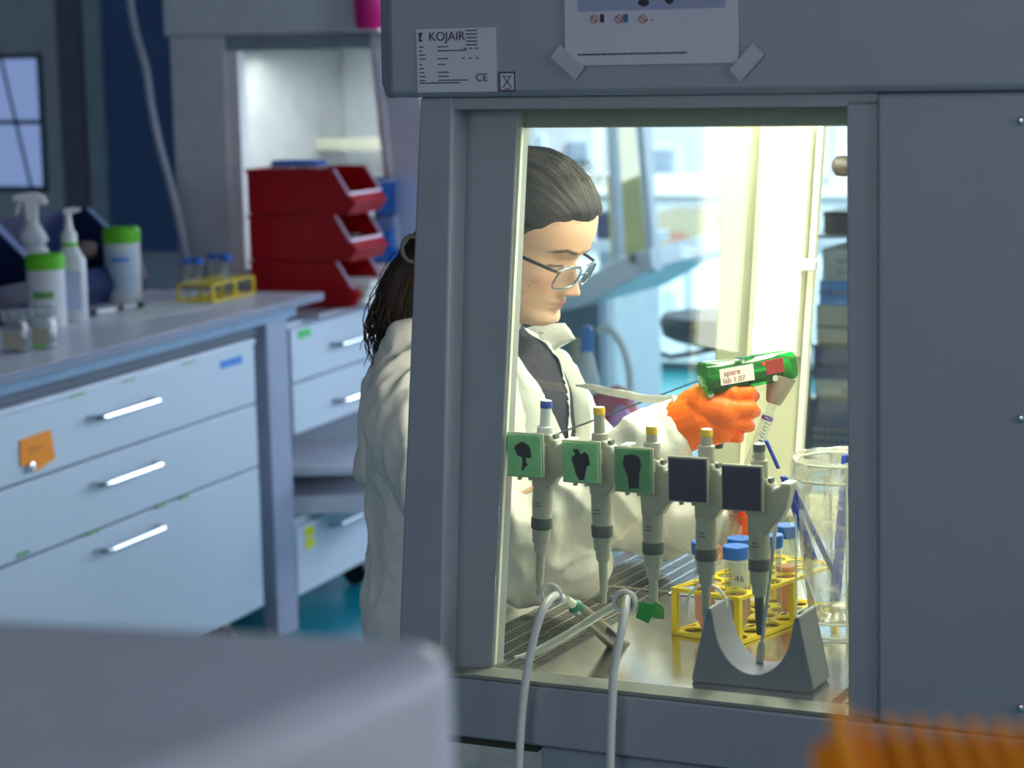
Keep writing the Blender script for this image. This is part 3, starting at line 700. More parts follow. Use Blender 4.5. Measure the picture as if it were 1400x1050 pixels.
obj('back_rail', MB().box(-.78, -.74, -2.3, 0, .3, .38), MT['deskleg'], dk)
def handle(parent, a, b0, b1, z):
    obj('handle', MB().tube(spline([(a, b0, z), (a+.030, b0+.012, z), (a+.034, b0+.05, z), (a+.034, b1-.05, z), (a+.030, b1-.012, z), (a, b1, z)], 4), .0065, 8), MT['chrome'], parent)
def pedestal(name, label, b0, b1, ztop, zbot, lines, hz, hw, a1=.0, depth=.6, casters=True, grp=None):
    t = thing(name, label, 'drawer unit', DM(0, 0, 0), grp)
    obj('carcass', MB().box(a1-depth, a1-.02, b0, b1, zbot, ztop), MT['desk'], t, bevel=.003)
    zz = [ztop-.012]+lines+[zbot]
    for i in range(len(zz)-1):
        d = obj('drawer', MB().box(a1-.019, a1, b0, b1, zz[i+1]+.003, zz[i]-.003), MT['desk'], t, bevel=.003)
        if i < len(hz): handle(d, a1, (b0+b1)/2-hw, (b0+b1)/2+hw, hz[i])
    if casters:
        for a in (a1-.08, a1-depth+.06):
            for b in (b0+.08, b1-.10):
                c = obj('caster', MB().lathe([(.036, -.014), (.04, -.01), (.04, .01), (.036, .014)], 20, T(a, b, .04) @ RX(math.pi/2)), MT['black'], t)
                obj('fork', MB().box(a-.016, a+.016, b-.022, b+.022, .062, zbot+.001), MT['grey_d'], c, bevel=.004)
    return t
p1 = pedestal('drawer_unit', 'wide pale blue three drawer unit with an orange note under the desk', -1.605, -.145, .862, .12, [.685, .511], [.785, .625, .465], .15)
obj('top_plate', MB().box(-.6, .004, -1.607, -.143, .848, .862), M('plate_white', (214, 224, 236), .35), p1, bevel=.002)
n_ = thing('sticky_note', 'orange square note stuck on the top drawer of the desk unit', 'note', DM(0, 0, 0))
nb_ = obj('paper', MB().add([V((.004, -1.325, .782)), V((.004, -1.196, .786)), V((.006, -1.185, .717)), V((.006, -1.275, .700)), V((.004, -1.293, .721)), V((.004, -1.327, .724))] + [V((.001, -1.325, .782)), V((.001, -1.196, .786)), V((.001, -1.185, .717)), V((.001, -1.275, .700)), V((.001, -1.293, .721)), V((.001, -1.327, .724))],
    [(5, 4, 3, 2, 1, 0), (6, 7, 8, 9, 10, 11)] + [(i, (i+1) % 6, (i+1) % 6+6, i+6) for i in range(6)]), MT['orangepost'], n_, smooth=None)
obj('written_line', MB().box(.0062, .0066, -1.30, -1.235, .757, .7585).box(.0062, .0066, -1.30, -1.25, .748, .7495), MT['ink'], n_)
tag(obj('tape_label', MB().box(.0005, .002, -.345, -.22, .806, .826), MT['bluenote'], m=DM(0, 0, 0)), 'blue tape label near the top right corner of the upper drawer', 'label')
lk = obj('lock', MB().lathe([(.012, 0), (.012, .012), (.009, .014)], 16, T(.0, -1.292, .716) @ RY(math.pi/2)), MT['chrome'], p1)
gmk = MB()
for (b, z) in ((-1.36, .528), (-1.05, .514), (-.60, .513), (-.72, .513)): gmk.box(.0, .003, b, b+.05, z-.006, z+.001)
for (b, z) in ((-1.1, .846), (-.86, .846), (-.55, .846)): gmk.box(.0045, .006, b, b+.06, z, z+.004)
obj('green_mark', gmk, MT['greenlabel'], p1, kind='stuff')
p2 = pedestal('drawer_unit', 'pale two drawer unit beyond the desk leg below the red bins', .085, .95, .872, .555, [.703], [.781, .616], .17, casters=False)
sb = thing('side_counter', 'counter behind the desk carrying the red storage bins', 'counter', DM(0, 0, 0))
obj('counter_top', MB().box(-.75, .03, .21, 1.8, .8725, .885), M('counter_lilac', (176, 166, 180), .4), sb, bevel=.002)
for (a, b) in ((-.04, 1.7), (-.7, 1.7)): obj('leg', MB().box(a, a+.04, b, b+.05, 0, .872), MT['deskleg'], sb, bevel=.003)
for (b, z) in ((.10, .825),): tag(obj('green_label', MB().box(.0005, .002, b+.03, b+.11, z, z+.022), MT['greennote'], m=DM(0, 0, 0)), 'small green label on the two drawer unit beyond the leg', 'label')
# shelved trolley standing below
tr2 = thing('shelf_trays', 'white two tier open shelf standing on the low drawer unit behind the desk leg', 'shelf', mat_at((-.70, 6.64, .3105)))
for nm, z0, z1 in (('lower_shelf', 0, .052), ('upper_shelf', .112, .136)):
    obj(nm, MB().box(-.05, .44, .0, .50, z0, z1), M('trolley_white', (216, 220, 232), .4), tr2, bevel=.004)
for a in (-.045, .42):
    for b in (.01, .47): obj('upright', MB().box(a, a+.015, b, b+.015, .052, .112), MT['deskleg'], tr2)
obj('back_plate', MB().box(-.05, .44, .49, .50, .052, .25), MT['desk'], tr2)
p3 = pedestal('drawer_unit', 'low pale drawer unit with a yellow label near the floor', .072, .74, .310, .095, [], [.262], .12)
for k in range(2): tag(obj('yellow_label', MB().box(.0005, .002, .125, .185, .255-k*.034, .283-k*.034), MT['yellownote'], m=DM(0, 0, 0)), ['upper of the two yellow labels on the low drawer unit', 'lower of the two yellow labels on the low drawer unit'][k], 'label')
# ---- red bins
def red_bin(z, label, L=.33, Wd=.20, H=.132):
    t = thing('storage_bin', label, 'bin', KM(0, 0, 0), 'red storage bins in one stack')
    f = dz(480, 421, .886); o = D(f[0], f[1], z)
    t.matrix_world = mat_at(o, -A_K+math.radians(2))
    # local: x along length (front at x=0 facing +x), y away
    side = [(-L, 0), (-.0, 0), (.025, .035), (.0, .06), (-.045, H), (-L, H)]
    obj('side_wall', MB().prism(side, 0, .004), MT['red'], t)
    obj('side_wall', MB().prism(side, Wd-.004, Wd), MT['red'], t)
    obj('base', MB().box(-L, 0, .004, Wd-.004, 0, .004), MT['red'], t)
    obj('rear_wall', MB().box(-L, -L+.004, .004, Wd-.004, 0, H), MT['red'], t)
    obj('front_wall', MB().prism([(-.003, 0), (0, 0), (.027, .035), (.004, .058), (.0, .058), (.021, .035)], .004, Wd-.004), MT['red'], t)
    rl = MB().box(-L-.004, -.045, -.005, .005, H-.010, H).box(-L-.004, -.045, Wd-.005, Wd+.005, H-.01, H)
    obj('rim', rl, MT['red'], t)
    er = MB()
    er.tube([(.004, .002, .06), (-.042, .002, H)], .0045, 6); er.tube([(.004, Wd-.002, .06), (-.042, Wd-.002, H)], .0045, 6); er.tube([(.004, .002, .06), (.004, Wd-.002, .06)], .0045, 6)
    obj('edge_lip', er, M('lilac_lit_lip', (215, 180, 205), .3), t, label='lip of the bin mouth with lilac light painted into its colour')  # lilac light along the mouth is put into the lip colour
    return t
rb = []
for i, l in enumerate(('bottom red storage bin of the stack, holding cream packs', 'middle red storage bin of the stack, holding loose clear bags', 'top red storage bin of the stack, with blue tips on its lid')):
    rb.append(red_bin(.886+i*.134, l))
base = rb[0].matrix_world
def inbin(i, x, y, z): return rb[i].matrix_world @ T(x, y, z)
for k in range(3):
    t = obj('gauze_pack', MB().box(-.10, .07, 0, .13, 0, .022), MT['paper_w'], m=inbin(0, -.04+.01*k, .03, .0045+.0235*k), bevel=.008)
    tag(t, ['lowest cream pack in the bottom red bin', 'middle cream pack in the bottom red bin', 'uppermost cream pack sticking out of the bottom red bin'][k], 'pack', 'cream packs in the bottom bin')
mb = MB().sphere((0, 0, .03), .045, 16, 10, (1.1, 1.5, .8)); me = mb.mesh('b'); co = getco(me); co += np.array([[noise.noise(V(c)*40)*.014]*3 for c in co]); setco(me, co)
o = link('sample_bag', me, None, inbin(1, -.04, .1, .004), MT['frost'], 180); tag(o, 'crumpled clear bag lying in the middle red bin', 'bag')
tp = MB()
for i in range(9):
    for j in range(4): tp.lathe([(.005, 0), (.005, .012), (.003, .016)], 8, T(i*.018, j*.018, 0))
t = thing('tube_tray', 'flat tray of blue-capped vials on the topmost red bin', 'tray', rb[2].matrix_world @ T(-.27, .05, .1325))
obj('tray', MB().box(-.01, .155, -.01, .065, 0, .006), MT['frost'], t); obj('vial_caps', tp, MT['bluecap'], t, m=T(0, 0, .006))
# ---- blue bins and packs behind (right of the red stack)
def kbx(name, label, cat, xa, xb, ya, yb, Y, dep, mat, grp=None, zz=None):
    a = wp(xa, yb, Y); b = wp(xb, ya, Y)
    z0 = a.z if zz is None else zz
    t = thing(name, label, cat, mat_at((a.x, Y, z0)), grp)
    obj('body', MB().box(0, b.x-a.x, 0, dep, 0, b.z-a.z), mat, t, bevel=.006); return t, b.x-a.x, b.z-a.z, z0
Y = 7.05
zc = .886
hts = [(392, 418, 'frost', 508, 566, 'clear bag bundle at the foot of the pile beside the red bins', 'bag', 'pack_bundle'),
       (368, 391, 'paper_w', 500, 566, 'cream pack in the pile beside the red bins', 'pack', 'paper_pack'),
       (350, 367, 'bluebin', 508, 548, 'flat blue bag in the pile beside the red bins', 'bag', 'blue_bag'),
       (322, 349, 'bluebin', 512, 538, 'small blue box halfway up the pile beside the red bins', 'box', 'blue_box'),
       (298, 321, 'wallblue', 510, 538, 'dusky blue box in the pile beside the red bins', 'box', 'blue_box')]
zcur = zc
for ya, yb_, m_, xa, xb, l, c, nm in hts:
    t, L, H, z0 = kbx(nm, l, c, xa, xb, ya, yb_, Y, .16, MT[m_], zz=zcur); zcur = z0+H+.0005
def open_box(name, label, xa, xb, ya, yb_, Y, mat, z0=None):
    a = wp(xa, yb_, Y); b = wp(xb, ya, Y); L = b.x-a.x; H = b.z-a.z
    t = thing(name, label, 'bin', mat_at((a.x, Y, a.z if z0 is None else z0)))
    obj('shell', MB().box(0, L, 0, .004, 0, H).box(0, L, .12, .124, 0, H).box(0, .004, 0, .124, 0, H).box(L-.004, L, 0, .124, 0, H).box(0, L, 0, .124, 0, .004), mat, t)
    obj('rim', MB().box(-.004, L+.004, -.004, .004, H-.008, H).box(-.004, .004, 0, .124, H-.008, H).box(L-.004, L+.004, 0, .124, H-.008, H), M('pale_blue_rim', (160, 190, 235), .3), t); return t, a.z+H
open_box('small_bin', 'bright blue open bin on top of the pile beside the red bins', 512, 538, 247, 297, Y, MT['bluebin'], zcur)
# white shelf boxes right of the pile
zcur = zc+.10
for i, (ya, yb_, xa, xb, m_) in enumerate(((330, 392, 540, 580, 'paper_w'), (300, 329, 538, 580, 'paper'), (270, 299, 538, 580, 'white_s'))):
    t, L, H, z0 = kbx('carton', ['lowest pale carton right of the blue pile', 'middle pale carton right of the blue pile with a blue strip', 'upper pale carton right of the blue pile'][i], 'box', xa, xb, ya, yb_, Y+.18, .25, MT[m_], zz=zcur if i else zc); zcur = z0+H+.0005
    if i == 1: obj('blue_strip', MB().box(0, .045, -.002, 0, 0, H*.7), MT['bluebin'], t)
open_box('small_bin', 'blue open bin with pale rim on the pale cartons', 539, 562, 244, 269, Y+.18, MT['bluebin'], zcur)
# ---- navy organiser bins along the back of the desk
def navy_bin(b0, b1, label, a0=-.66, a1=-.45, h=.245):
    t = thing('sorting_bin', label, 'bin', DM(0, 0, .9505), 'navy sorting bins on the desk')
    L = b1-b0
    side = lambda: [(a0, 0), (a1, 0), (a1+.03, .05), (a1+.0, .10), (a0+.05, h), (a0, h)]
    obj('side_wall', MB().prism(side(), b0, b0+.006), MT['navy'], t, bevel=.001); obj('side_wall', MB().prism(side(), b1-.006, b1), MT['navy'], t, bevel=.001)
    obj('back_wall', MB().box(a0, a0+.006, b0, b1, 0, h), MT['navy'], t); obj('base', MB().box(a0, a1, b0, b1, 0, .005), MT['navy'], t)
    obj('front_wall', MB().prism([(a1-.005, 0), (a1, 0), (a1+.03, .05), (a1, .10), (a1-.005, .10), (a1+.022, .05)], b0, b1), MT['navy'], t)
    for bq in (b0+.003, b1-.003): obj('edge_lip', MB().tube([(a1, bq, .10), (a0+.05, bq, h)], .005, 6), M('lilac_lit_edge', (170, 185, 235), .3), t, label='edge lip with caught light painted into its pale colour')  # highlight on the edge is painted as a pale lip
    return t
edges = [-1.36, -1.05, -.74, -.43, -.12]
navy_bin(-1.55, -1.18, 'leftmost navy sorting bin behind the spray bottle')
navy_bin(-1.17, -.83, 'navy sorting bin second from the left, behind the pump bottle')
navy_bin(-.82, -.44, 'navy sorting bin third from the left behind the wipe tub')
navy_bin(-.43, .06, 'navy sorting bin at the right end of the row, holding a beige cloth')
mb = MB().sphere((0, 0, 0), .032, 18, 12, (1, 1.6, .8)); me = mb.mesh('c'); co = getco(me); co += np.array([[noise.noise(V(c)*40)*.01]*3 for c in co]); setco(me, co)
p = D(-.53, -.10, 1.09); tag(link('cloth', me, None, mat_at(p), M('beige_cloth', (150, 130, 122), .9), 180), 'crumpled beige cloth in the right end navy bin', 'cloth')
# ---- desk items; d positions from dz()
def at_desk(x, y): c = dz(x, y, .951); return D(c[0], c[1], .951)
def tub(x, y, r, h, label, lidc, label_at):
    t = thing('wipe_tub', label, 'tub', mat_at(at_desk(x, y), .3), 'green-lidded wipe tubs')
    obj('body', MB().lathe([(r*.95, 0), (r, .006), (r, h*.8)], 32), MT['white_s'], t)
    obj('lid', MB().lathe([(r*1.03, h*.79), (r*1.05, h*.82), (r*1.05, h*.95), (r*.9, h)], 32), MT['greenlid'], t)
    ang = -math.pi/2-.3
    lb = MB(); n = 14; vs = []; fs = []
    for (zz0, zz1, rr_, arc) in ((h*.12, h*.70, r*1.004, 1.9),):
        for k in range(n+1):
            a = ang-arc/2+arc*k/n; vs += [(rr_*math.cos(a), rr_*math.sin(a), zz0), (rr_*math.cos(a), rr_*math.sin(a), zz1)]
        fs = [(2*k, 2*k+2, 2*k+3, 2*k+1) for k in range(n)]
    lb.add(vs, fs); pl = obj('label_wrap', lb, M('tub_label', (176, 198, 214) if not label_at else (205, 212, 218), .5), t)
    b2 = MB(); vs = []
    for k in range(n+1):
        a = ang-.55+1.1*k/n; z0_, z1_ = (h*.40, h*.50) if label_at else (h*.55, h*.60)
        vs += [(r*1.01*math.cos(a), r*1.01*math.sin(a), z0_), (r*1.01*math.cos(a), r*1.01*math.sin(a), z1_)]
    b2.add(vs, [(2*k, 2*k+2, 2*k+3, 2*k+1) for k in range(n)])
    obj('printed_band', b2, MT['greenlabel'] if label_at else MT['bluenote'], pl)
    return t
tub(170, 411, .050, .205, 'wipe tub with green lid standing alone right of the pump bottle', 0, 0)
tub(66, 446, .048, .185, 'wipe tub with green lid and green label band in front of the spray bottle', 0, 1)
def loft_y(prof, n=20):   # prof: (z, rx, ry)
    mb = MB(); vs = []; fs = []
    for z, rx, ry in prof:
        for k in range(n):
            a = 2*math.pi*k/n; c, s = math.cos(a), math.sin(a); e = .75
            vs.append((rx*math.copysign(abs(c)**e, c), ry*math.copysign(abs(s)**e, s), z))
    for i in range(len(prof)-1):
        for k in range(n): fs.append((i*n+k, i*n+(k+1) % n, (i+1)*n+(k+1) % n, (i+1)*n+k))
    fs.append(tuple(range(n-1, -1, -1))); fs.append(tuple((len(prof)-1)*n+k for k in range(n)))
    return mb.add(vs, fs)
t = thing('spray_bottle', 'white trigger spray bottle behind the green-lidded tub', 'bottle', mat_at(at_desk(50, 425), .1))
obj('body', loft_y([(0, .044, .034), (.01, .046, .036), (.14, .046, .036), (.165, .040, .033), (.175, .030, .026), (.19, .042, .034), (.205, .036, .030), (.235, .018, .018), (.245, .016, .016)]), MT['white_s'], t, smooth=60)
obj('spray_head', MB().prism([(-.016, .240), (.016, .240), (.018, .285), (.045, .285), (.038, .306), (.018, .318), (-.015, .318), (-.048, .312), (-.05, .296), (-.018, .292)], -.012, .012), MT['white'], t, bevel=.004)
obj('trigger', MB().prism([(-.020, .294), (-.034, .294), (-.045, .262), (-.038, .255), (-.028, .275)], -.006, .006), MT['white'], t, bevel=.002)
obj('red_print', MB().lathe([(.0465, .128), (.0465, .132)], 20, Matrix.Diagonal((1, .79, 1, 1))), MT['ink_r'], t)
t = thing('pump_bottle', 'white pump dispenser bottle with a green collar left of the lone tub', 'bottle', mat_at(at_desk(100, 438), .2))
obj('body', loft_y([(0, .037, .03), (.008, .04, .032), (.155, .040, .032), (.185, .024, .022), (.195, .019, .018)]), MT['white_s'], t, smooth=60)
obj('label_panel', MB().box(-.024, .024, -.0345, -.0325, .03, .13), M('panel_lilac', (178, 190, 220), .5), t, bevel=.004)
obj('collar', MB().lathe([(.021, .193), (.021, .203)], 20), MT['greenlid'], t)
obj('pump', MB().lathe([(.021, .203), (.020, .225), (.012, .235), (.008, .262), (.008, .278)], 18).prism([(-.012, .276), (.012, .276), (.036, .284), (.034, .290), (.008, .292), (-.01, .288)], -.007, .007), MT['white'], t)
for k, (x, y, l) in enumerate(((22, 481, 'small clear glass jar at the left edge of the desk'), (60, 476, 'small clear glass jar with a scrap of green label, right of its twin'), (-24, 470, 'small clear glass jar mostly cut by the frame edge'))):
    if k == 2: continue
    t = thing('glass_jar', l, 'jar', mat_at(at_desk(x, y)), 'small glass jars on the desk')
    obj('jar_body', MB().lathe([(.030, 0), (.033, .004), (.033, .06), (.028, .068), (.028, .08)], 24), MT['clearp'], t)
    obj('lid', MB().lathe([(.031, .074), (.031, .098), (.029, .100)], 24), MT['frost'], t)
    obj('contents', MB().lathe([(.029, .003), (.029, .030)], 20), MT['frost'], t)
    obj('label', MB().box(-.02, .02, -.0335, -.0325, .012, .05), M('jar_label', (160, 160, 140), .6), t)
    if k: obj('green_scrap', MB().box(-.018, .012, -.0345, -.0335, .006, .012), MT['greenlid'], t)
# markers and sheet
def lay_pen(x0, y0, x1, y1, label, capc, body):
    A = at_desk(x0, y0); B = at_desk(x1, y1); A.z = B.z = .951+.0085; d = B-A; L = d.length
    t = thing('marker', label, 'marker', axes(A, d)); 
    obj('barrel', MB().tube([(L*.25, 0, 0), (L*.98, 0, 0)], .0075, 12), body, t); obj('cap', MB().tube([(0, 0, 0), (L*.30, 0, 0)], .0085, 12), capc, t)
    obj('end_plug', MB().tube([(L*.95, 0, 0), (L, 0, 0)], .008, 12), capc, t)
lay_pen(118, 433, 160, 427, 'white marker with black cap, left of the other marker', MT['black'], MT['white'])
lay_pen(195, 421, 166, 424, 'marker with a dark cap, lying right of the capped white one', MT['black'], MT['white_s'])
A = [dz(x, y, .951) for x, y in ((165, 440), (330, 414), (290, 398), (205, 414))]
tag(obj('paper_sheet', MB().plan([(p[0], p[1]) for p in A], .9505, .9515), MT['paper_w'], m=DM(0, 0, 0)), 'white sheet of paper lying on the desk before the yellow rack', 'paper')
A = [dz(x, y, .951) for x, y in ((215, 400), (250, 392), (240, 372), (212, 380))]
# ---- yellow tube rack on the desk
def plate_rack(name, label, m, L, Wd, h, nx, ny, r, grp=None, zb=.004):
    t = thing(name, label, 'rack', m, grp)
    for z in (zb, h):
        # plate with real round holes: hexagonal-ish rings stitched to a grid
        mb = MB(); cx, cy = L/nx, Wd/ny; n = 16
        for i in range(nx):
            for j in range(ny):
                ox, oy = (i+.5)*cx, (j+.5)*cy
                for zz, flip in ((z, 0), (z-.0025, 1)):
                    vs = []; 
                    for k in range(n):
                        a = 2*math.pi*k/n+math.pi/n; c, s = math.cos(a), math.sin(a); q = min(cx/2/abs(c) if abs(c) > 1e-6 else 9, cy/2/abs(s) if abs(s) > 1e-6 else 9)
                        vs += [(ox+r*c, oy+r*s, zz), (ox+q*c, oy+q*s, zz)]
                    fs = [(2*k, 2*k+1, (2*k+3) % (2*n), (2*k+2) % (2*n)) for k in range(n)]
                    if flip: fs = [f[::-1] for f in fs]
                    mb.add(vs, fs)
                vs = []
                for k in range(n):
                    a = 2*math.pi*k/n+math.pi/n; vs += [(ox+r*math.cos(a), oy+r*math.sin(a), z), (ox+r*math.cos(a), oy+r*math.sin(a), z-.0025)]
                mb.add(vs, [(2*k, (2*k+2) % (2*n), (2*k+3) % (2*n), 2*k+1) for k in range(n)])
        mb.box(-.004, 0, -.004, Wd+.004, z-.0035, z+.001).box(L, L+.004, -.004, Wd+.004, z-.0035, z+.001).box(0, L, -.004, 0, z-.0035, z+.001).box(0, L, Wd, Wd+.004, z-.0035, z+.001)
        obj('plate', mb, MT['yellow'], t, smooth=None)
    for (x, y) in ((0, 0), (L, 0), (0, Wd), (L, Wd)):
        obj('post', MB().box(x-.004, x+.004, y-.004, y+.004, 0, h), MT['yellow'], t, bevel=.001)
    if L > .17: 
        for y in (0, Wd): obj('post', MB().box(L*.55-.004, L*.55+.004, y-.004, y+.004, 0, h), MT['yellow'], t, bevel=.001)
    return t
A = at_desk(228, 412); B = at_desk(291, 414)
C_ = at_desk(356, 399)
d1 = (C_-B); d1.z = 0
yr = plate_rack('tube_rack', 'yellow test tube rack on the desk beside the red bins', axes(B, d1), .235, .105, .05, 5, 3, .013)
def tube50(name, label, m, capm, liq=None, h=.114, r=.0145, grp=None, text_=None):
    t = thing(name, label, 'tube', m, grp)
    obj('tube_wall', MB().lathe([(.003, 0), (r*.6, .010), (r, .018), (r, h-.013)], 22, cap=False), MT['clearp'], t, smooth=60)
    obj('cap', MB().lathe([(r*1.13, h-.016), (r*1.16, h-.013), (r*1.16, h-.001), (r*1.08, h)], 28), capm, t)
    if liq: obj('liquid', MB().lathe([(.002, .001), (r*.55, .0105), (r*.92, .0185), (r*.92, liq)], 22), MT['liquid'], t, smooth=60)
    return t
k = 0
ord_ = ['second', 'third', 'fourth', 'fifth']
lab5 = ['leftmost blue-capped tube in the yellow desk rack', 'blue-capped tube behind the leftmost one in the desk rack', 'blue-capped tube at the centre of the desk rack', 'blue-capped tube right of centre in the desk rack', 'rightmost blue-capped tube in the desk rack, nearest the red bins']
for i, (ix, iy) in enumerate(((0, 1), (0, 2), (2, 0), (3, 1), (3, 2))):
    tube50('capped_tube', lab5[i], yr.matrix_world @ T((ix+.5)*.047+(.0 if i > 1 else -.002), (iy+.5)*.035, .0045), MT['bluecap'], None, .115, .0122, 'blue-capped tubes in the desk rack')
# ================================================================== FOREGROUND
# large grey appliance at the lower left, strongly out of focus
ap = thing('lab_appliance', 'large blurred grey appliance with a rounded corner in the lower left foreground', 'appliance', mat_at((-.245, 1.0, 1.0), math.radians(-8)))
A = wp(-40, 842, 1.25); B = wp(575, 915, 1.02); C_ = wp(640, 1040, .98)
zt_ = B.z-.004
P1 = V((B.x+.022, B.y-.12, 0)); 
me = MB().plan([(-.62, 1.26), (B.x+.012, 1.10), (B.x+.012, 1.06), (B.x-.16, .78), (-.62, .62)], .9, zt_)
ap.matrix_world = Matrix.Identity(4)
ap.location = (-.3, .95, .9); bpy.context.view_layer.update()
hb = obj('housing', me, MT['appliance'], ap, smooth=60, m=T(.3, -.95, -.9)); bv = hb.modifiers.new('round', 'BEVEL'); bv.width = .036; bv.segments = 8; bv.limit_method = 'ANGLE'
obj('front_trim', MB().plan([(-.62, 1.265), (B.x+.016, 1.104), (B.x+.016, 1.056), (B.x-.156, .776), (-.62, .615)], 1.05, 1.10), M('trim_pale', (200, 206, 222), .3), ap, m=T(.3, -.95, -.9))
obj('foot', MB().plan([(-.6, 1.22), (B.x-.03, 1.06), (B.x-.18, .80), (-.6, .66)], .86, .9), MT['grey_d'], ap, m=T(.3, -.95, -.9))
tb_ = thing('front_table', 'table carrying the blurred grey appliance, below the frame', 'table', mat_at((0, 0, 0)))
obj('table_top', MB().box(-.8, .62, .5, 1.32, .83, .858), MT['desktop'], tb_, bevel=.003)
for (x, y) in ((-.77, .55), (.58, .55), (-.77, 1.28), (.58, 1.28)): obj('leg', MB().box(x-.02, x+.02, y-.02, y+.02, 0, .83), MT['deskleg'], tb_)
# orange rack lower right
A = wp(1088, 980, .92); B = wp(1470, 990, .86)
og = thing('orange_rack', 'blurred orange ribbed rack in the lower right foreground', 'rack', mat_at((A.x, .81, .8585), -.06))
H_ = A.z-.8585; L_ = B.x-A.x
mb = MB().box(0, L_, 0, .12, 0, H_-.012)
obj('rack_body', mb, MT['orangerack'], og, bevel=.004)
for i in range(9):
    x = .006+i*(L_/9); obj('rib', MB().prism([(x, .2), (x+.008, .2), (x+.007, H_-.003+(.008 if i == 0 else 0)-.0012*i*.4), (x+.002, H_-.001+(.010 if i == 0 else 0)-.0012*i*.4)], -.006, .12), MT['orangerack'], og, bevel=.001)
# ================================================================== INSIDE THE CABINET
# pipettes on holders glued to the side glass (K frame, y ~ .012-.05)
PIP = [dict(sq=(697, 592, 745, 650), ax=(747, 548), tip=(737, 813), col='bbutton', card='card'),
       dict(sq=(772, 603, 823, 658), ax=(819, 557), tip=(826, 825), col='ybutton', card='card'),
       dict(sq=(843, 612, 895, 671), ax=(891, 583), tip=(894, 846), col='ybutton', card='card2'),
       dict(sq=(916, 625, 970, 684), ax=(966, 587), tip=(965, 858), col='ybutton', card='cardn'),
       dict(sq=(989, 636, 1045, 696), ax=(1038, 607), tip=(1038, 868), col='grey_d', card='cardn')]
plabels = ['pipette with blue button, leftmost in the row hanging inside the glass',
           'pipette with yellow button, second from the left, beside the woman\'s coat front',
           'pipette with yellow button in the middle of the hanging row, green tape at its tip',
           'pipette with yellow button, fourth in the row, in front of the orange glove',
           'pipette with dark grey button, nearest the beaker, longest of the row']
hlabels = ['leftmost square pipette holder, green with a dark tree-shaped blot', 'second square pipette holder, green with a dark notched blot',
           'middle square pipette holder, deep green with a dark squarish blot', 'fourth square pipette holder, navy all over', 'rightmost square pipette holder, navy all over']
blots = [[(-.5, .55), (-.35, .62), (-.1, .72), (.15, .62), (.3, .55), (.42, .3), (.45, -.05), (.4, -.12), (.12, -.1), (.1, -.35), (.22, -.5), (.05, -.6), (-.15, -.85), (-.18, -.75), (-.12, -.4), (-.15, -.1), (-.45, .0), (-.55, .2), (-.65, .35)],
         [(-.45, .7), (-.1, .72), (-.02, .5), (.05, .45), (.25, .6), (.45, .5), (.55, .2), (.6, -.1), (.4, -.2), (.3, -.6), (.22, -.95), (-.1, -.98), (-.3, -.6), (-.4, -.2), (-.5, 0.), (-.5, .3), (-.3, .4), (-.35, .55)],
         [(-.5, .75), (0, .85), (.4, .72), (.52, .3), (.4, -.1), (.35, -.9), (-.25, -.95), (-.3, -.3), (-.45, 0), (-.6, .3)]]
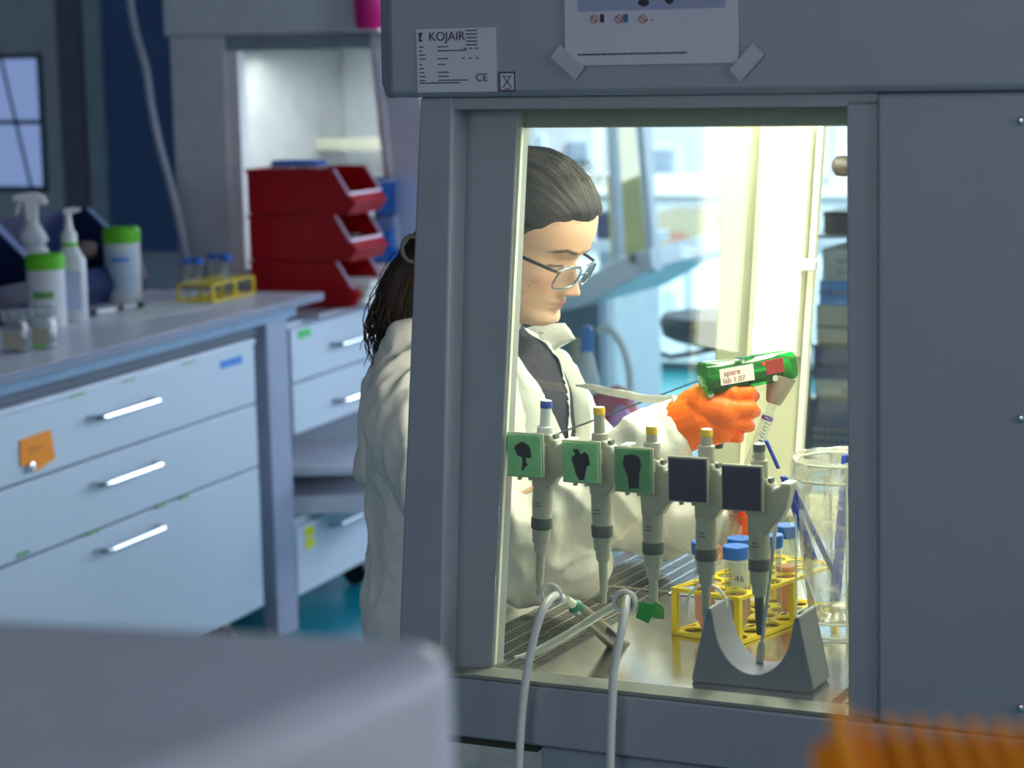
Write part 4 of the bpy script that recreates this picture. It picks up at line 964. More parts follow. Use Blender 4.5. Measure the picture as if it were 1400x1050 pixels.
for i, P in enumerate(PIP):
    xa, ya, xb, yb = P['sq']; c0 = kp(xa, yb, .012); c1 = kp(xb, ya, .012)
    cx, cz = (c0[0]+c1[0])/2, (c0[2]+c1[2])/2; hw, hh = (c1[0]-c0[0])/2, (c1[2]-c0[2])/2
    h = thing('pipette_holder', hlabels[i], 'holder', KM(cx, .004, cz), 'square pipette holders glued to the side glass')
    obj('back_plate', MB().box(-hw, hw, .002, .006, -hh, hh), MT['grey'], h, bevel=.001)
    obj('adhesive_pad', MB().box(-hw+.002, hw-.002, .0, .002, -hh+.002, hh-.002), MT[P['card']], h)
    if i < 3:
        obj('dark_blot', MB().prism([(x*hw*.85, y*hh*.85) for x, y in blots[i]], -.0005, .0), MT['blot'], h)
    for s in (-.35, .25): obj('tab', MB().box(hw*s-.002, hw*s+.002, .001, .006, -hh-.003, -hh), MT['grey'], h)
    ax = kp(*P['ax'], .034); tp = kp(*P['tip'], .034)
    dx = ax[0]-cx
    obj('hook_arm', MB().prism([(hw-.004, -.004), (dx-.002, -.004), (dx-.002, .012), (hw-.004, .012)], .006, .022), MT['grey'], h, bevel=.002)
    # pipette frame: z axis along the body, origin at the shoulder
    m = zaxis(KW(ax), KW(ax)-KW(tp), NK)   # z up along body; x approx u
    m = Matrix.Translation(m.translation) @ m.to_3x3().to_4x4()
    L = (ax-tp).length
    t = thing('pipette', plabels[i], 'pipette', m, 'pipettes hanging in a row inside the side glass')
    s = L/.25
    short = (0 if i < 2 else .012)
    obj('button', MB().lathe([(.0066, 0), (.0072, -.001), (.0072, -.008), (.0066, -.0085)], 22), MT[P['col']], t)
    obj('plunger_cap', MB().lathe([(.0064, .0004), (.005, .0009)], 20), MT['white'], t)
    obj('plunger', MB().lathe([(.0066, -.0085), (.0068, -.030+short), (.0098, -.031+short), (.0102, -.040)], 22), MT['white_s'] if i < 1 else MT['grey'], t)
    z0 = -.040
    hd = MB().prism([(-.016, z0-.006), (-.010, z0+.002), (.010, z0+.002), (.013, z0-.003), (.018, z0-.004), (.020, z0-.010), (.030, z0-.004), (.040, z0-.003), (.040, z0-.012), (.036, z0-.030), (.028, z0-.045), (.020, z0-.052), (.013, z0-.064), (-.011, z0-.064), (-.013, z0-.02)], -.010, .011)
    obj('handle', hd, MT['grey'], t, bevel=.004)
    obj('ejector_button', MB().box(.0125, .0165, -.006, .006, z0-.012, z0+.002), MT['grey_d'], t, bevel=.001)
    obj('hook_pad', MB().box(.030, .041, -.0105, .0115, z0-.004, z0-.0015), MT['white'], t)
    sc = (L-.064+z0)/(.25-.104) if False else 1
    zr = -.152*s
    obj('barrel', MB().lathe([(.0122, z0-.060), (.0125, z0-.085), (.0118, zr+.006), (.0120, zr+.003)], 26), MT['grey'], t)
    obj('ring', MB().lathe([(.0128, zr+.003), (.0130, zr+.001), (.0130, zr-.009), (.0124, zr-.011)], 26), MT['grey_d'], t)
    obj('lower_barrel', MB().lathe([(.0112, zr-.011), (.0106, zr-.027), (.0088, zr-.0285), (.0082, zr-.038), (.0058, zr-.042)], 26), MT['grey'], t)
    zt_ = zr-.044; Lr = L+zt_
    obj('shaft', MB().lathe([(.0056, zt_+.002), (.0047, zt_-Lr*.70), (.0036, zt_-Lr*.715), (.0032, zt_-Lr*.97), (.0024, -L)], 20), MT['grey'] if i != 4 else MT['grey_d'], t)
    obj('print_mark', MB().box(-.005, .004, -.0127, -.0115, zr+.018, zr+.0192).box(-.004, .003, -.0127, -.0115, zr+.022, zr+.0232), MT['grey_d'], t)
# green tape hanging at the tip of the third pipette
gt = [(875, 822), (893, 826), (897, 822), (907, 828), (909, 835), (908, 846), (897, 845), (893, 841), (887, 852), (870, 844)]
A = [kp(x, y, .028) for x, y in gt]
tag(obj('tape_flag', MB().prism([(p[0], p[2]) for p in A], .026, .0275), MT['greentape'], m=KM(0, 0, 0)), 'bright green tape flag hanging at the tip of the middle pipette', 'tape')
# pipette stand foot: pale grey block with a U-shaped cut
bl, br_ = kz(945, 932, .9), kz(1112, 949, .9); bb = kz(1135, 915, .9)
ang = math.atan2(br_[1]-bl[1], br_[0]-bl[0]); Lf = (br_-bl).length
ft = thing('stand_foot', 'grey plastic stand foot with a U-shaped cut-out on the steel worktop', 'stand', mat_at(W(bl[0], bl[1], .9), -A_K+ang))
hF = .088; cxu = Lf*.49
poly = [(0, 0), (Lf, 0), (Lf*.965+.004, .022)]
pol = [(0, .002), (0.003, 0), (Lf-.003, 0), (Lf, .006), (Lf*.90, hF*.86), (Lf*.885, hF), (Lf*.855, hF), (Lf*.84, hF*.90)]
cz_, rz_, rx_ = hF*.90, hF*.72, Lf*.325
for k in range(1, 16):
    a = math.pi*k/16; pol.append((cxu+.003+rx_*math.cos(a)*.98, cz_-rz_*math.sin(a)))
pol += [(Lf*.185, hF*.90), (Lf*.17, hF*1.02), (Lf*.14, hF*1.02), (Lf*.12, hF*.9)]
obj('foot_body', MB().prism(pol, 0, .062), M('stand_grey', (118, 120, 138), .45), ft, bevel=.0015)
obj('seam', MB().prism([(Lf*.925, .02), (Lf*.93, .02), (Lf*.91, .05), (Lf*.905, .05)], -.0005, .0), MT['grey_d'], ft)
# metal rod with cable standing in the foot
a0 = kp(1040, 893, .075); a1 = kp(1064, 690, .075)
rd = thing('steel_rod', 'thin steel rod with a swollen lower end rising behind the last pipette', 'rod', mat_at(W(a0[0], a0[1], a0[2])))
dv = KW(a1)-KW(a0)
obj('rod', MB().tube([(0, 0, 0), tuple(dv)], .0024, 10), MT['chrome'], rd)
obj('sleeve', MB().tube([tuple(-dv*.06), tuple(dv*.03), tuple(dv*.08)], [.0045, .005, .003], 12), MT['grey'], rd)
# wire loops
def kloop(name, label, cx, cy, rx, ry, b, r, mat, a0=0, a1=360, tilt=0):
    pts = []
    for k in range(33):
        a = math.radians(a0+(a1-a0)*k/32); x = cx+rx*math.cos(a); y = cy+ry*math.sin(a)
        c = kp(x, y, b+tilt*math.sin(a)); pts.append(KW(c))
    return tag(obj(name, MB().tube(pts, r, 8), mat), label, 'loop')
kloop('wire_loop', 'thin pale loop of tubing hanging across the fourth pipette tip', 966, 830, 27, 31, .075, .0018, MT['wire_w'], -200, 60)
# ---- yellow rack with tubes
F = kz(1010, 882, .9); e2 = kz(1100, 848, .9)-F; e2.z = 0
ang = math.atan2(e2[1], e2[0])
rk = plate_rack('tube_rack', 'yellow tube rack with blue-capped tubes standing on the steel worktop', mat_at(W(F[0], F[1], .9), -A_K+ang), .225, .095, .060, 6, 3, .0135)
RM = rk.matrix_world
ti = [((.5, 2.), 'blue-capped tube at the left corner of the steel worktop rack', .062, 0),
      ((.5, .5), 'nearest blue-capped empty tube in the worktop rack, front corner', None, 0),
      ((1.6, 1.2), 'blue-capped tube marked 46 in the middle of the worktop rack', .05, '46'),
      ((2.6, .5), 'blue-capped tube partly behind the last pipette in the worktop rack', None, 0),
      ((4.2, 1.0), 'tube with pink medium at the far right of the worktop rack', .062, 0)]
for (ix, iy), l, lq, tx in ti:
    t = tube50('capped_tube', l, RM @ T(ix*.0375, iy*.0317, .0045), MT['bluecap'], lq, .116, .0138, 'tubes in the worktop rack')
    if tx:
        pl = MB(); n = 10; aa = -math.pi/2-ang+.35
        vs = []
        for k in range(n+1):
            a = aa-.9+1.8*k/n; vs += [(.0141*math.cos(a), .0141*math.sin(a), .055), (.0141*math.cos(a), .0141*math.sin(a), .085)]
        lb = obj('white_label', pl.add(vs, [(2*k, 2*k+2, 2*k+3, 2*k+1) for k in range(n)]), MT['paper_w'], t)
        text('lettering', '46', .012, MT['ink'], lb, RZ(aa+math.pi/2) @ T(-.006, -.0143, .062) @ FRONT)
        text('lettering', 'ICON', .008, MT['bluecap'], lb, RZ(aa+math.pi/2) @ T(-.004, -.0146, .088) @ FRONT)
# ---- hand piece (grey cylinder with teal nose) lying propped
a0 = kp(775, 819, .05); a1 = kp(853, 888, .16)
hp = thing('suction_handle', 'grey suction handpiece with teal nose leaning on the worktop under the tubing', 'handpiece', axes(KW(a0), KW(a1)-KW(a0)))
L = (a1-a0).length
obj('nose', MB().tube([(0, 0, 0), (L*.12, 0, 0)], [.0045, .006], 14), MT['hose'], hp)
obj('teal_plug', MB().tube([(L*.10, 0, 0), (L*.14, 0, 0), (L*.20, 0, 0)], [.006, .0095, .0085], 16), MT['teal'], hp)
obj('body', MB().tube([(L*.19, 0, 0), (L*.3, 0, 0), (L*.95, 0, 0), (L, 0, 0)], [.0085, .0105, .0115, .0105], 18), M('warm_grey', (110, 108, 96), .4), hp)
obj('dark_button', MB().box(L*.56, L*.78, -.0125, -.009, -.004, .004), MT['black'], hp, bevel=.002)
obj('end_cap', MB().tube([(L*.93, 0, 0), (L*1.005, 0, 0)], .0118, 18), MT['grey_d'], hp)
# ---- ports in the side glass and hoses
def port(x, y, label, yellow):
    c = kp(x, y, 0); t = thing('port_grommet', label, 'grommet', KM(c[0], 0, c[2]))
    obj('ring', MB().tube([(.0125*math.cos(k*math.pi/12), -.006, .0125*math.sin(k*math.pi/12)) for k in range(24)], .0022 if not yellow else .0035, 8, closed=True), MT['hose'], t)
    if yellow:
        obj('disc', MB().lathe([(.0125, -.004), (.0125, .004)], 24, RX(math.pi/2)), MT['hose'], t)
        obj('hub', MB().lathe([(.007, -.003), (.007, .010)], 18, RX(math.pi/2)), M('pale_yellow', (222, 210, 110), .4), t)
    return c
cL = port(757, 812, 'thin ring port in the side glass at the top of the left hose', False)
cR = port(857, 822, 'round port with a yellow hub in the side glass above the right hose', True)
def hose_px(pts, r, label):
    q = [KW(kp(x, y, b)) for x, y, b in pts]; return tag(obj('hose', MB().tube(spline(q, 6), r, 12), MT['hose']), label, 'hose')
hose_px([(768, 817, .012), (757, 815, -.02), (743, 832, -.055), (733, 860, -.062), (725, 895, -.062), (718, 935, -.062), (713, 985, -.062), (710, 1040, -.062), (708, 1110, -.062)], .0050, 'milky hose hanging from the left port down the outside of the cabinet')
hose_px([(857, 818, -.012), (853, 845, -.05), (846, 880, -.06), (839, 920, -.062), (837, 965, -.062), (835, 1020, -.062), (834, 1110, -.062)], .0050, 'milky hose hanging from the yellow-hubbed port down the outside')
hose_px([(848, 824, .014), (820, 840, .03), (785, 862, .04), (740, 888, .05), (700, 905, .056)], .0050, 'milky hose inside the cabinet sloping from the right port to the grille')
# ---- beaker with waste bag in a wire stand
bc = kz(1118, 868, .9); BX, BY = bc[0]+.018, bc[1]+.03
ws = thing('wire_stand', 'round wire stand holding a clear waste bag at the right of the worktop', 'stand', KM(BX, BY, .9))
def zat(y): return kp(1118, y, BY)[2]-.9
zr1, zr2, zr3 = zat(627), zat(650), zat(838)
rr_ = .054
for z, q in ((zr1, rr_), (zr2, rr_), (zr3, rr_)):
    obj('ring', MB().tube([(q*math.cos(k*math.pi/20), q*math.sin(k*math.pi/20), z) for k in range(40)], .0018, 8, closed=True), MT['wire_w'], ws)
for k in range(4):
    a = .5+k*math.pi/2; obj('upright', MB().tube([((rr_)*math.cos(a), (rr_)*math.sin(a), .001), ((rr_)*math.cos(a), (rr_)*math.sin(a), zr1)], .0016, 8), MT['wire_w'], ws)
obj('foot_ring', MB().tube([(rr_*math.cos(k*math.pi/20), rr_*math.sin(k*math.pi/20), .0025) for k in range(40)], .0018, 8, closed=True), MT['wire_w'], ws)
mb = MB(); n = 48; prof = [(.059, zr2+.0), (.058, zr1+.006), (.052, zr1+.005), (.050, zr1-.03), (.046, zr3+.06), (.038, zr3), (.024, .03), (.010, .006)]
prof2 = []
for i in range(len(prof)-1):
    for k in range(5):
        t_ = k/5; prof2.append((prof[i][0]*(1-t_)+prof[i+1][0]*t_, prof[i][1]*(1-t_)+prof[i+1][1]*t_))
mb.lathe(prof2+[prof[-1]], n, cap=False); me = mb.mesh('bag'); co = getco(me)
for i in range(len(co)):
    c = V(co[i]); a = math.atan2(c.y, c.x)
    d_ = .006*noise.noise(V((math.cos(a)*2.2, math.sin(a)*2.2, c.z*9)))+.003*noise.noise(c*70)
    co[i, 0] += d_*math.cos(a)*1.2; co[i, 1] += d_*math.sin(a)*1.2; co[i, 2] += .004*noise.noise(c*45+V((5, 0, 0))) if co[i, 2] > zr2 else 0
setco(me, co)
wb = thing('waste_bag', 'crumpled clear plastic bag hung in the wire stand', 'bag', KM(BX, BY, .9))
link('bag_film', me, wb, None, MT['bag'], 180)
# wrapped pipettes in the bag
def stick(x0, y0, x1, y1, b0, b1, r, label, clear_too=False):
    A = KW(kp(x0, y0, b0)); B = KW(kp(x1, y1, b1)); d = B-A; L = d.length
    t = thing('wrapped_pipette', label, 'pipette', axes(A, d), 'used blue pipette wrappers in the bag')
    obj('wrapper', MB().box(0, L, -r, r, -.0012, .0012), MT['bluewrap'], t, bevel=.0006)
    obj('fold', MB().box(0, L, -.0008, .0008, -.0022, .0024), M('blue_fold', (20, 48, 150), .3), t)
stick(1047, 602, 1064, 640, BY-.06, BY-.05, .0055, 'short blue wrapper top sticking out left of the beaker rim')
stick(1072, 652, 1112, 765, BY-.045, BY+.0, .0068, 'blue wrapper leaning right inside the bag, left of the pair')
stick(1084, 668, 1148, 800, BY-.03, BY+.02, .0068, 'blue wrapper leaning right inside the bag, longest of the pair')
stick(1158, 622, 1142, 822, BY-.02, BY+.01, .0068, 'upright blue wrapper at the right of the wire stand')
for k, (x0, y0, x1, y1) in enumerate(((1085, 690, 1128, 850), (1100, 640, 1110, 850), (1070, 700, 1120, 860), (1130, 650, 1138, 850))):
    A = KW(kp(x0, y0, BY-.01)); B = KW(kp(x1, y1, BY-.01+.005*k))
    tag(obj('clear_pipette', MB().tube([tuple(A), tuple(A.lerp(B, .85)), tuple(B)], [.0045, .0045, .0015], 12, cap=False), MT['clearp']), ['clear used pipette leaning left-most in the waste bag', 'clear used pipette standing nearly upright at the bag centre', 'clear used pipette low on the left side of the waste bag', 'clear used pipette at the right side of the waste bag'][k], 'pipette', 'clear used pipettes in the waste bag')
# red flask behind / slender bottle at the far right
p = kz(1170, 915, .9)
sb_ = thing('glass_bottle', 'slim glass bottle with yellow-green label against the right jamb', 'bottle', KM(p[0]+.007, p[1], .9))
obj('body', MB().lathe([(.014, 0), (.016, .004), (.016, .105), (.009, .125), (.008, .14)], 24), MT['clearp'], sb_)
obj('label_band', MB().lathe([(.0163, .072), (.0163, .100)], 24, cap=False), M('lime_label', (190, 190, 40), .5), sb_)
obj('contents', MB().lathe([(.013, .002), (.0145, .06)], 20), MT['clearp'], sb_)
obj('stopper', MB().lathe([(.0045, .14), (.0045, .175)], 16), MT['bluewrap'], sb_)
# dark thin wire across the front opening? -> hanging cord by the sash
# orange-red cap things seen through the beaker
p = kp(1075, 668, .36)
# ================================================================== WOMAN
PO = V((-.70, .49, 0))                     # person origin (K frame)
PM = KM(PO[0], PO[1], 0)
wm = thing('person', 'woman in a white lab coat, glasses and orange gloves seated at the lit cabinet', 'person', PM)
def pl(p): p = V(p); return V((p[0]-PO[0], p[1]-PO[1], p[2]))
def px(x, y, b): return pl(kp(x, y, b))
HO = pl((-.675, .49, 1.272)); PITCH = math.radians(20); YAW = math.radians(2)
HM = Matrix.Translation(HO) @ RZ(-YAW) @ RY(PITCH)
def interp(tab, z):
    xs = [t[0] for t in tab]; ys = [t[1] for t in tab]
    return np.interp(z, xs, ys)
# smooth cubic through table
def smooth_tab(tab):
    xs = np.array([t[0] for t in tab]); ys = np.array([t[1] for t in tab]); m_ = np.gradient(ys, xs)
    def f(z):
        z = np.clip(z, xs[0], xs[-1]); i = np.clip(np.searchsorted(xs, z)-1, 0, len(xs)-2)
        h = xs[i+1]-xs[i]; t = (z-xs[i])/h
        return (2*t**3-3*t**2+1)*ys[i]+(t**3-2*t**2+t)*h*m_[i]+(-2*t**3+3*t**2)*ys[i+1]+(t**3-t**2)*h*m_[i+1]
    return f
XF = smooth_tab([(-.004, .045), (.0, .062), (.008, .0755), (.016, .0815), (.024, .0795), (.029, .0770), (.038, .0785), (.052, .0795), (.070, .0790), (.090, .0800), (.110, .0830), (.122, .0905), (.135, .0935), (.150, .0935), (.165, .0905), (.180, .083), (.195, .070), (.208, .052), (.218, .028), (.2245, .004)])
XB = smooth_tab([(-.004, .0), (.0, -.01), (.008, -.02), (.02, -.035), (.04, -.058), (.06, -.078), (.08, -.090), (.11, -.099), (.14, -.101), (.165, -.097), (.185, -.085), (.20, -.067), (.212, -.043), (.2245, -.004)])
WD = smooth_tab([(-.004, .016), (.0, .026), (.008, .036), (.018, .043), (.03, .050), (.045, .057), (.06, .0615), (.08, .0655), (.10, .0690), (.12, .0725), (.14, .0750), (.16, .0745), (.175, .0705), (.19, .062), (.205, .046), (.215, .030), (.2245, .003)])
G = lambda d, s: np.exp(-(d/s)**2)
def head_pts(z, th, off=0.):
    xf, xb, w_ = XF(z), XB(z), WD(z); c = (xf+xb)/2+ .012*np.ones_like(z)
    cs, sn = np.cos(th), np.sin(th)
    rf = np.where(cs >= 0, xf-c, c-xb)
    e = np.where(cs >= 0, .86, .95)
    x = c+rf*np.sign(cs)*np.abs(cs)**e; y = w_*np.sign(sn)*np.abs(sn)**.92
    # taper the front of the face (narrow jaw and mouth)
    return x, y
def face(x, y, z):
    fr = np.clip((x-.03)/.03, 0, 1)
    # nose
    hN = np.interp(z, [.051, .0545, .057, .0615, .066, .072, .082, .094, .106, .118], [0, .005, .017, .0265, .0270, .0225, .0165, .0105, .0050, 0])
    wN = np.interp(z, [.052, .058, .066, .078, .094, .115], [.0125, .013, .0115, .0082, .0068, .0085])
    dx = hN*np.exp(-(np.abs(y)/wN)**2.2)
    dx += .007*G(z-.0595, .006)*G(np.abs(y)-.0125, .0055)             # alar wings
    dx -= .0035*G(z-.0545, .0022)*G(np.abs(y)-.007, .004)             # nostrils
    dx -= .0105*G(z-.1035, .0095)*G(np.abs(y)-.029, .0155)           # eye sockets
    dx += .0075*G(z-.1015, .0078)*G(np.abs(y)-.0315, .0130)            # lids over the eyeball
    dx -= .0016*G(z-.1085, .0013)*G(np.abs(y)-.031, .012)            # lid crease
    dx -= .0016*G(z-.0965, .0011)*G(np.abs(y)-.031, .011)            # lash line
    dx += .0045*G(z-.1185, .0055)*G(np.abs(y)-.026, .020)            # brow ridge
    dx += .0040*G(z-.074, .014)*G(np.abs(y)-.044, .014)              # cheek bone
    dx += .0078*G(z-.0435, .0038)*G(y, .020)                         # upper lip
    dx += .0072*G(z-.0345, .0040)*G(y, .0175)                        # lower lip
    dx -= .0045*G(z-.0392, .0013)*G(y, .022)                         # mouth line
    dx -= .0018*G(z-.0495, .004)*G(y, .0035)                          # philtrum
    dx -= .0034*G(z-.0270, .0035)*G(y, .018)
    dx += .0036*G(z-.014, .008)*G(y, .018)                           # chin
    return x+dx*fr
nz, nt_ = 190, 260
zg = np.concatenate([np.linspace(-.004, .02, 22), np.linspace(.0205, .13, 120), np.linspace(.131, .2243, 48)]); nz = len(zg)
tg_ = np.linspace(-math.pi, math.pi, nt_, endpoint=False); tg_ = tg_-.35*np.sin(tg_)*1.0       # denser towards the front
Z, TH = np.meshgrid(zg, tg_, indexing='ij')
X_, Y_ = head_pts(Z, TH); X_ = face(X_, Y_, Z)
hv = np.stack([X_, Y_, Z], -1).reshape(-1, 3)
hf = [(i*nt_+k, i*nt_+(k+1) % nt_, (i+1)*nt_+(k+1) % nt_, (i+1)*nt_+k) for i in range(nz-1) for k in range(nt_)]
hf += [tuple(range(nt_-1, -1, -1)), tuple((nz-1)*nt_+k for k in range(nt_))]
body = MB()
body.add([HM @ V(p) for p in hv], hf)
# ears
for s in (-1, 1):
    e_ = [HM @ V((-.006+.020*math.cos(a), s*(.0745+.004*math.cos(a-.5)), .088+.031*math.sin(a))) for a in [k*math.pi/10 for k in range(20)]]
    body.tube(e_, .0045, 8, closed=True); body.sphere(HM @ V((-.004, s*.0725, .080)), .016, 12, 8, (1, .35, 1.3))
# neck, torso and limbs of the body beneath the clothes
nb = HM @ V((-.012, 0, .020)); ntop = HM @ V((-.030, 0, .062))
neck0 = pl((-.735, .49, 1.16))
body.capsule(ntop, neck0, .050, .060, 24)
def tors(mb, rings, n=40):
    vs = []; fs = []
    for z, ca, cb, ra, rb in rings:
        for k in range(n):
            a = 2*math.pi*k/n; c, s = math.cos(a), math.sin(a)
            vs.append(pl((ca+ra*math.copysign(abs(c)**.9, c), cb+rb*math.copysign(abs(s)**.9, s), z)))
    for i in range(len(rings)-1):
        for k in range(n): fs.append((i*n+k, (i+1)*n+k, (i+1)*n+(k+1) % n, i*n+(k+1) % n))
    fs.append(tuple(range(n))); fs.append(tuple((len(rings)-1)*n+k for k in range(n-1, -1, -1)))
    mb.add(vs, fs)
tors(body, [(1.215, -.733, .49, .055, .07), (1.19, -.733, .49, .075, .13), (1.15, -.73, .49, .095, .165), (1.05, -.72, .49, .10, .16), (.95, -.72, .49, .09, .14), (.85, -.73, .49, .095, .15), (.72, -.74, .49, .11, .17), (.62, -.74, .49, .10, .16)])
RS, RE, RWr = pl((-.722, .325, 1.14)), pl((-.60, .262, .985)), px(934, 578, .350)
LS, LE, LWr = pl((-.722, .655, 1.14)), pl((-.56, .62, .975)), px(1000, 718, .43)
body.capsule(RS, RE, .050, .040); body.capsule(RE, RWr, .038, .024)
body.capsule(LS, LE, .050, .040); body.capsule(LE, LWr, .038, .024)
for s in (-1, 1):
    hip = pl((-.74, .49+s*.09, .70)); kn = pl((-.36, .49+s*.12, .66)); an = pl((-.40, .49+s*.12, .22)); toe = pl((-.26, .49+s*.13, .18))
    body.capsule(hip, kn, .085, .058); body.capsule(kn, an, .055, .036); body.capsule(an, toe, .04, .032)
# simple hands under the gloves, five fingers each
def bez(pts): return pts
RH = dict(
 palm=[((934, 580, .350), (1002, 538, .348), .021, .0125), ((934, 582, .350), (1003, 558, .345), .021, .0125), ((934, 585, .350), (998, 578, .348), .021, .012), ((936, 590, .352), (988, 594, .354), .019, .0115), ((940, 560, .356), (985, 540, .372), .020, .015)],
 fingers=[[(1002, 538, .348), (1024, 536, .362), (1030, 541, .388), (1014, 546, .402)],
          [(1003, 558, .345), (1026, 558, .358), (1031, 562, .386), (1012, 566, .402)],
          [(998, 578, .348), (1019, 579, .360), (1024, 582, .386), (1006, 584, .400)],
          [(988, 594, .354), (1006, 597, .364), (1010, 598, .386), (996, 598, .398)],
          [(948, 548, .372), (968, 536, .392), (986, 528, .405), (1002, 526, .410)]],
 fr=[.0105, .0110, .0105, .0092, .0115])
LH = dict(
 palm=[((1000, 718, .43), (1030, 705, .425), .022, .016), ((1000, 722, .43), (1030, 724, .425), .022, .016), ((1002, 726, .43), (1024, 740, .425), .020, .014)],
 fingers=[[(1030, 702, .425), (1050, 694, .415), (1060, 693, .395), (1052, 697, .378)],
          [(1032, 714, .425), (1052, 710, .412), (1060, 708, .392), (1050, 712, .376)],
          [(1030, 728, .425), (1048, 728, .412), (1056, 726, .394), (1046, 728, .380)],
          [(1024, 742, .425), (1040, 744, .412), (1046, 742, .396), (1038, 744, .384)],
          [(1006, 702, .425), (1008, 692, .405), (1018, 688, .388), (1030, 688, .376)]],
 fr=[.0100, .0105, .0100, .0090, .0110])
def hand(mb, H, grow=0.):
    for a, b, r0, r1 in H['palm']: mb.capsule(px(*a), px(*b), r0+grow, r1+grow, 14)
    for f_, r in zip(H['fingers'], H['fr']):
        q = [px(*p) for p in f_]
        for i in range(3): mb.capsule(q[i], q[i+1], (r*(1-.07*i))+grow, r*(1-.07*(i+1))+grow, 12)
hand(body, RH, -.0022); hand(body, LH, -.0022)
bm_ = remesh(body, .0023, 2, .4)
co = getco(bm_)
# pigment and painted shade of mouth line, lid crease, nostrils, in head-local coordinates
Hi = np.array(HM.inverted()); hl = co @ Hi[:3, :3].T + Hi[:3, 3]
hx, hy, hz_ = hl[:, 0], hl[:, 1], hl[:, 2]; front = np.clip((hx-.04)/.02, 0, 1)
skin = np.array(lin((222, 176, 148))); c_ = np.tile(skin, (len(co), 1))
def paint(mask, rgb):
    global c_
    m_ = np.clip(mask, 0, 1)[:, None]; c_ = c_*(1-m_)+np.array(lin(rgb))*m_
paint(.45*G(hz_-.070, .018)*G(np.abs(hy)-.043, .018)*front, (222, 140, 122))
paint(.40*G(hz_-.062, .010)*G(hy, .012)*np.clip((hx-.085)/.01, 0, 1), (218, 136, 118))
paint(.85*G(hz_-.0435, .0033)*np.clip(1.6*G(hy, .019)-.4, 0, 1)*front, (186, 98, 92))
paint(.90*G(hz_-.0345, .0035)*np.clip(1.6*G(hy, .017)-.4, 0, 1)*front, (190, 102, 96))
paint(.8*G(hz_-.0392, .0011)*G(hy, .019)*front, (112, 50, 48))
bz = .1190+.004*np.clip((np.abs(hy)-.015)/.02, 0, 1)-.006*np.clip((np.abs(hy)-.038)/.015, 0, 1)
paint(1.2*np.clip(1.5*G(hz_-bz, .0030)-.25, 0, 1)*np.clip((np.abs(hy)-.009)/.006, 0, 1)*np.clip((.056-np.abs(hy))/.010, 0, 1)*front, (78, 56, 46))
paint(1.3*G(hz_-.0962, .0016)*np.clip((np.abs(hy)-.014)/.005, 0, 1)*np.clip((.047-np.abs(hy))/.005, 0, 1)*front, (40, 28, 26))
paint(.3*G(hz_-.1085, .002)*G(np.abs(hy)-.031, .012)*front, (150, 98, 80))
paint(.6*G(hz_-.0543, .0018)*G(np.abs(hy)-.0065, .003)*front, (90, 44, 38))
for (fx, fz) in ((.052, .062), (.035, .094), (.046, .050)):
    paint(.7*G(hz_-fz, .0013)*G(hx-fx, .0014)*(hy < 0), (120, 76, 60))
setcol(bm_, c_)
link('body', bm_, wm, None, M('skin', (222, 176, 148), .48, var=.03, scale=40, sub=.12, attr='pigment_and_shade', bump=.06, bscale=400), None)
# ---- hair: combed back cap + ponytail + loose strands
nzh, nth = 150, 420
zg2 = np.linspace(.02, .2243, nzh); tg2 = np.linspace(-math.pi, math.pi, nth, endpoint=False)
Z, TH = np.meshgrid(zg2, tg2, indexing='ij'); X_, Y_ = head_pts(Z, TH)
# hairline height as a function of x (front to back)
hl_z = np.interp(X_, [-.10, -.06, -.03, -.005, .015, .035, .055, .070, .085, .10], [.03, .045, .070, .092, .112, .134, .152, .163, .168, .170])
hn_ = np.array([[noise.noise(V((X_[i, k]*60, Y_[i, k]*60, 2))) for k in range(nth)] for i in range(nzh)])
mask = np.clip((Z-hl_z+hn_*.006)/.022+.5, 0, 1); mask = mask*mask*(3-2*mask)
cx_, cz_ = -.01, .11
nx, ny, nz_ = (X_-cx_)/.1, Y_/.075, (Z-cz_)/.11
ln_ = np.sqrt(nx**2+ny**2+nz_**2)+1e-9; nx, ny, nz_ = nx/ln_, ny/ln_, nz_/ln_
# strand coordinate: angle around the fore-aft axis
phi = np.arctan2(Y_, Z-.115)
gro = np.zeros_like(X_)
for i in range(nzh):
    for k in range(nth):
        p_ = phi[i, k]; q = X_[i, k]
        gro[i, k] = noise.noise(V((p_*14, q*9, 0)))*1.1+noise.noise(V((p_*45, q*12, 3)))*.7+noise.noise(V((p_*8+4, q*25, 7)))*.5
off = mask*(.0125-.006*np.clip((X_-.02)/.05, 0, 1)+.0016*gro)-(1-mask)*.006
X2, Y2, Z2 = X_+nx*off, Y_+ny*off, Z+nz_*off
hv2 = np.stack([X2, Y2, Z2], -1).reshape(-1, 3)
hf2 = [(i*nth+k, i*nth+(k+1) % nth, (i+1)*nth+(k+1) % nth, (i+1)*nth+k) for i in range(nzh-1) for k in range(nth)]
hf2 += [tuple((nzh-1)*nth+k for k in range(nth))]
hm_ = MB().add([HM @ V(p) for p in hv2], hf2)
me = hm_.mesh('hair')
shade = np.clip(.45+.6*gro.reshape(-1), 0, 1)[:, None]
setcol(me, np.array(lin((20, 16, 15)))*(1-shade)+np.array(lin((58, 47, 41)))*shade)
hairm = M('hair', (70, 54, 44), .55, spec=.25, attr='pigment_and_shade', var=.1, scale=200)
hair = link('hair', me, wm, None, hairm, 180)
KNOT = HM @ V((-.128, 0, .145))
KNOT = px(556, 352, .47)
st_ = MB(); rr = random.Random(11)
def surf(xh, yh_side, extra):
    return None
from mathutils.kdtree import KDTree
kd = KDTree(len(hv2)); nrm_ = np.stack([nx, ny, nz_], -1).reshape(-1, 3); hyes = (mask.reshape(-1) > .35)
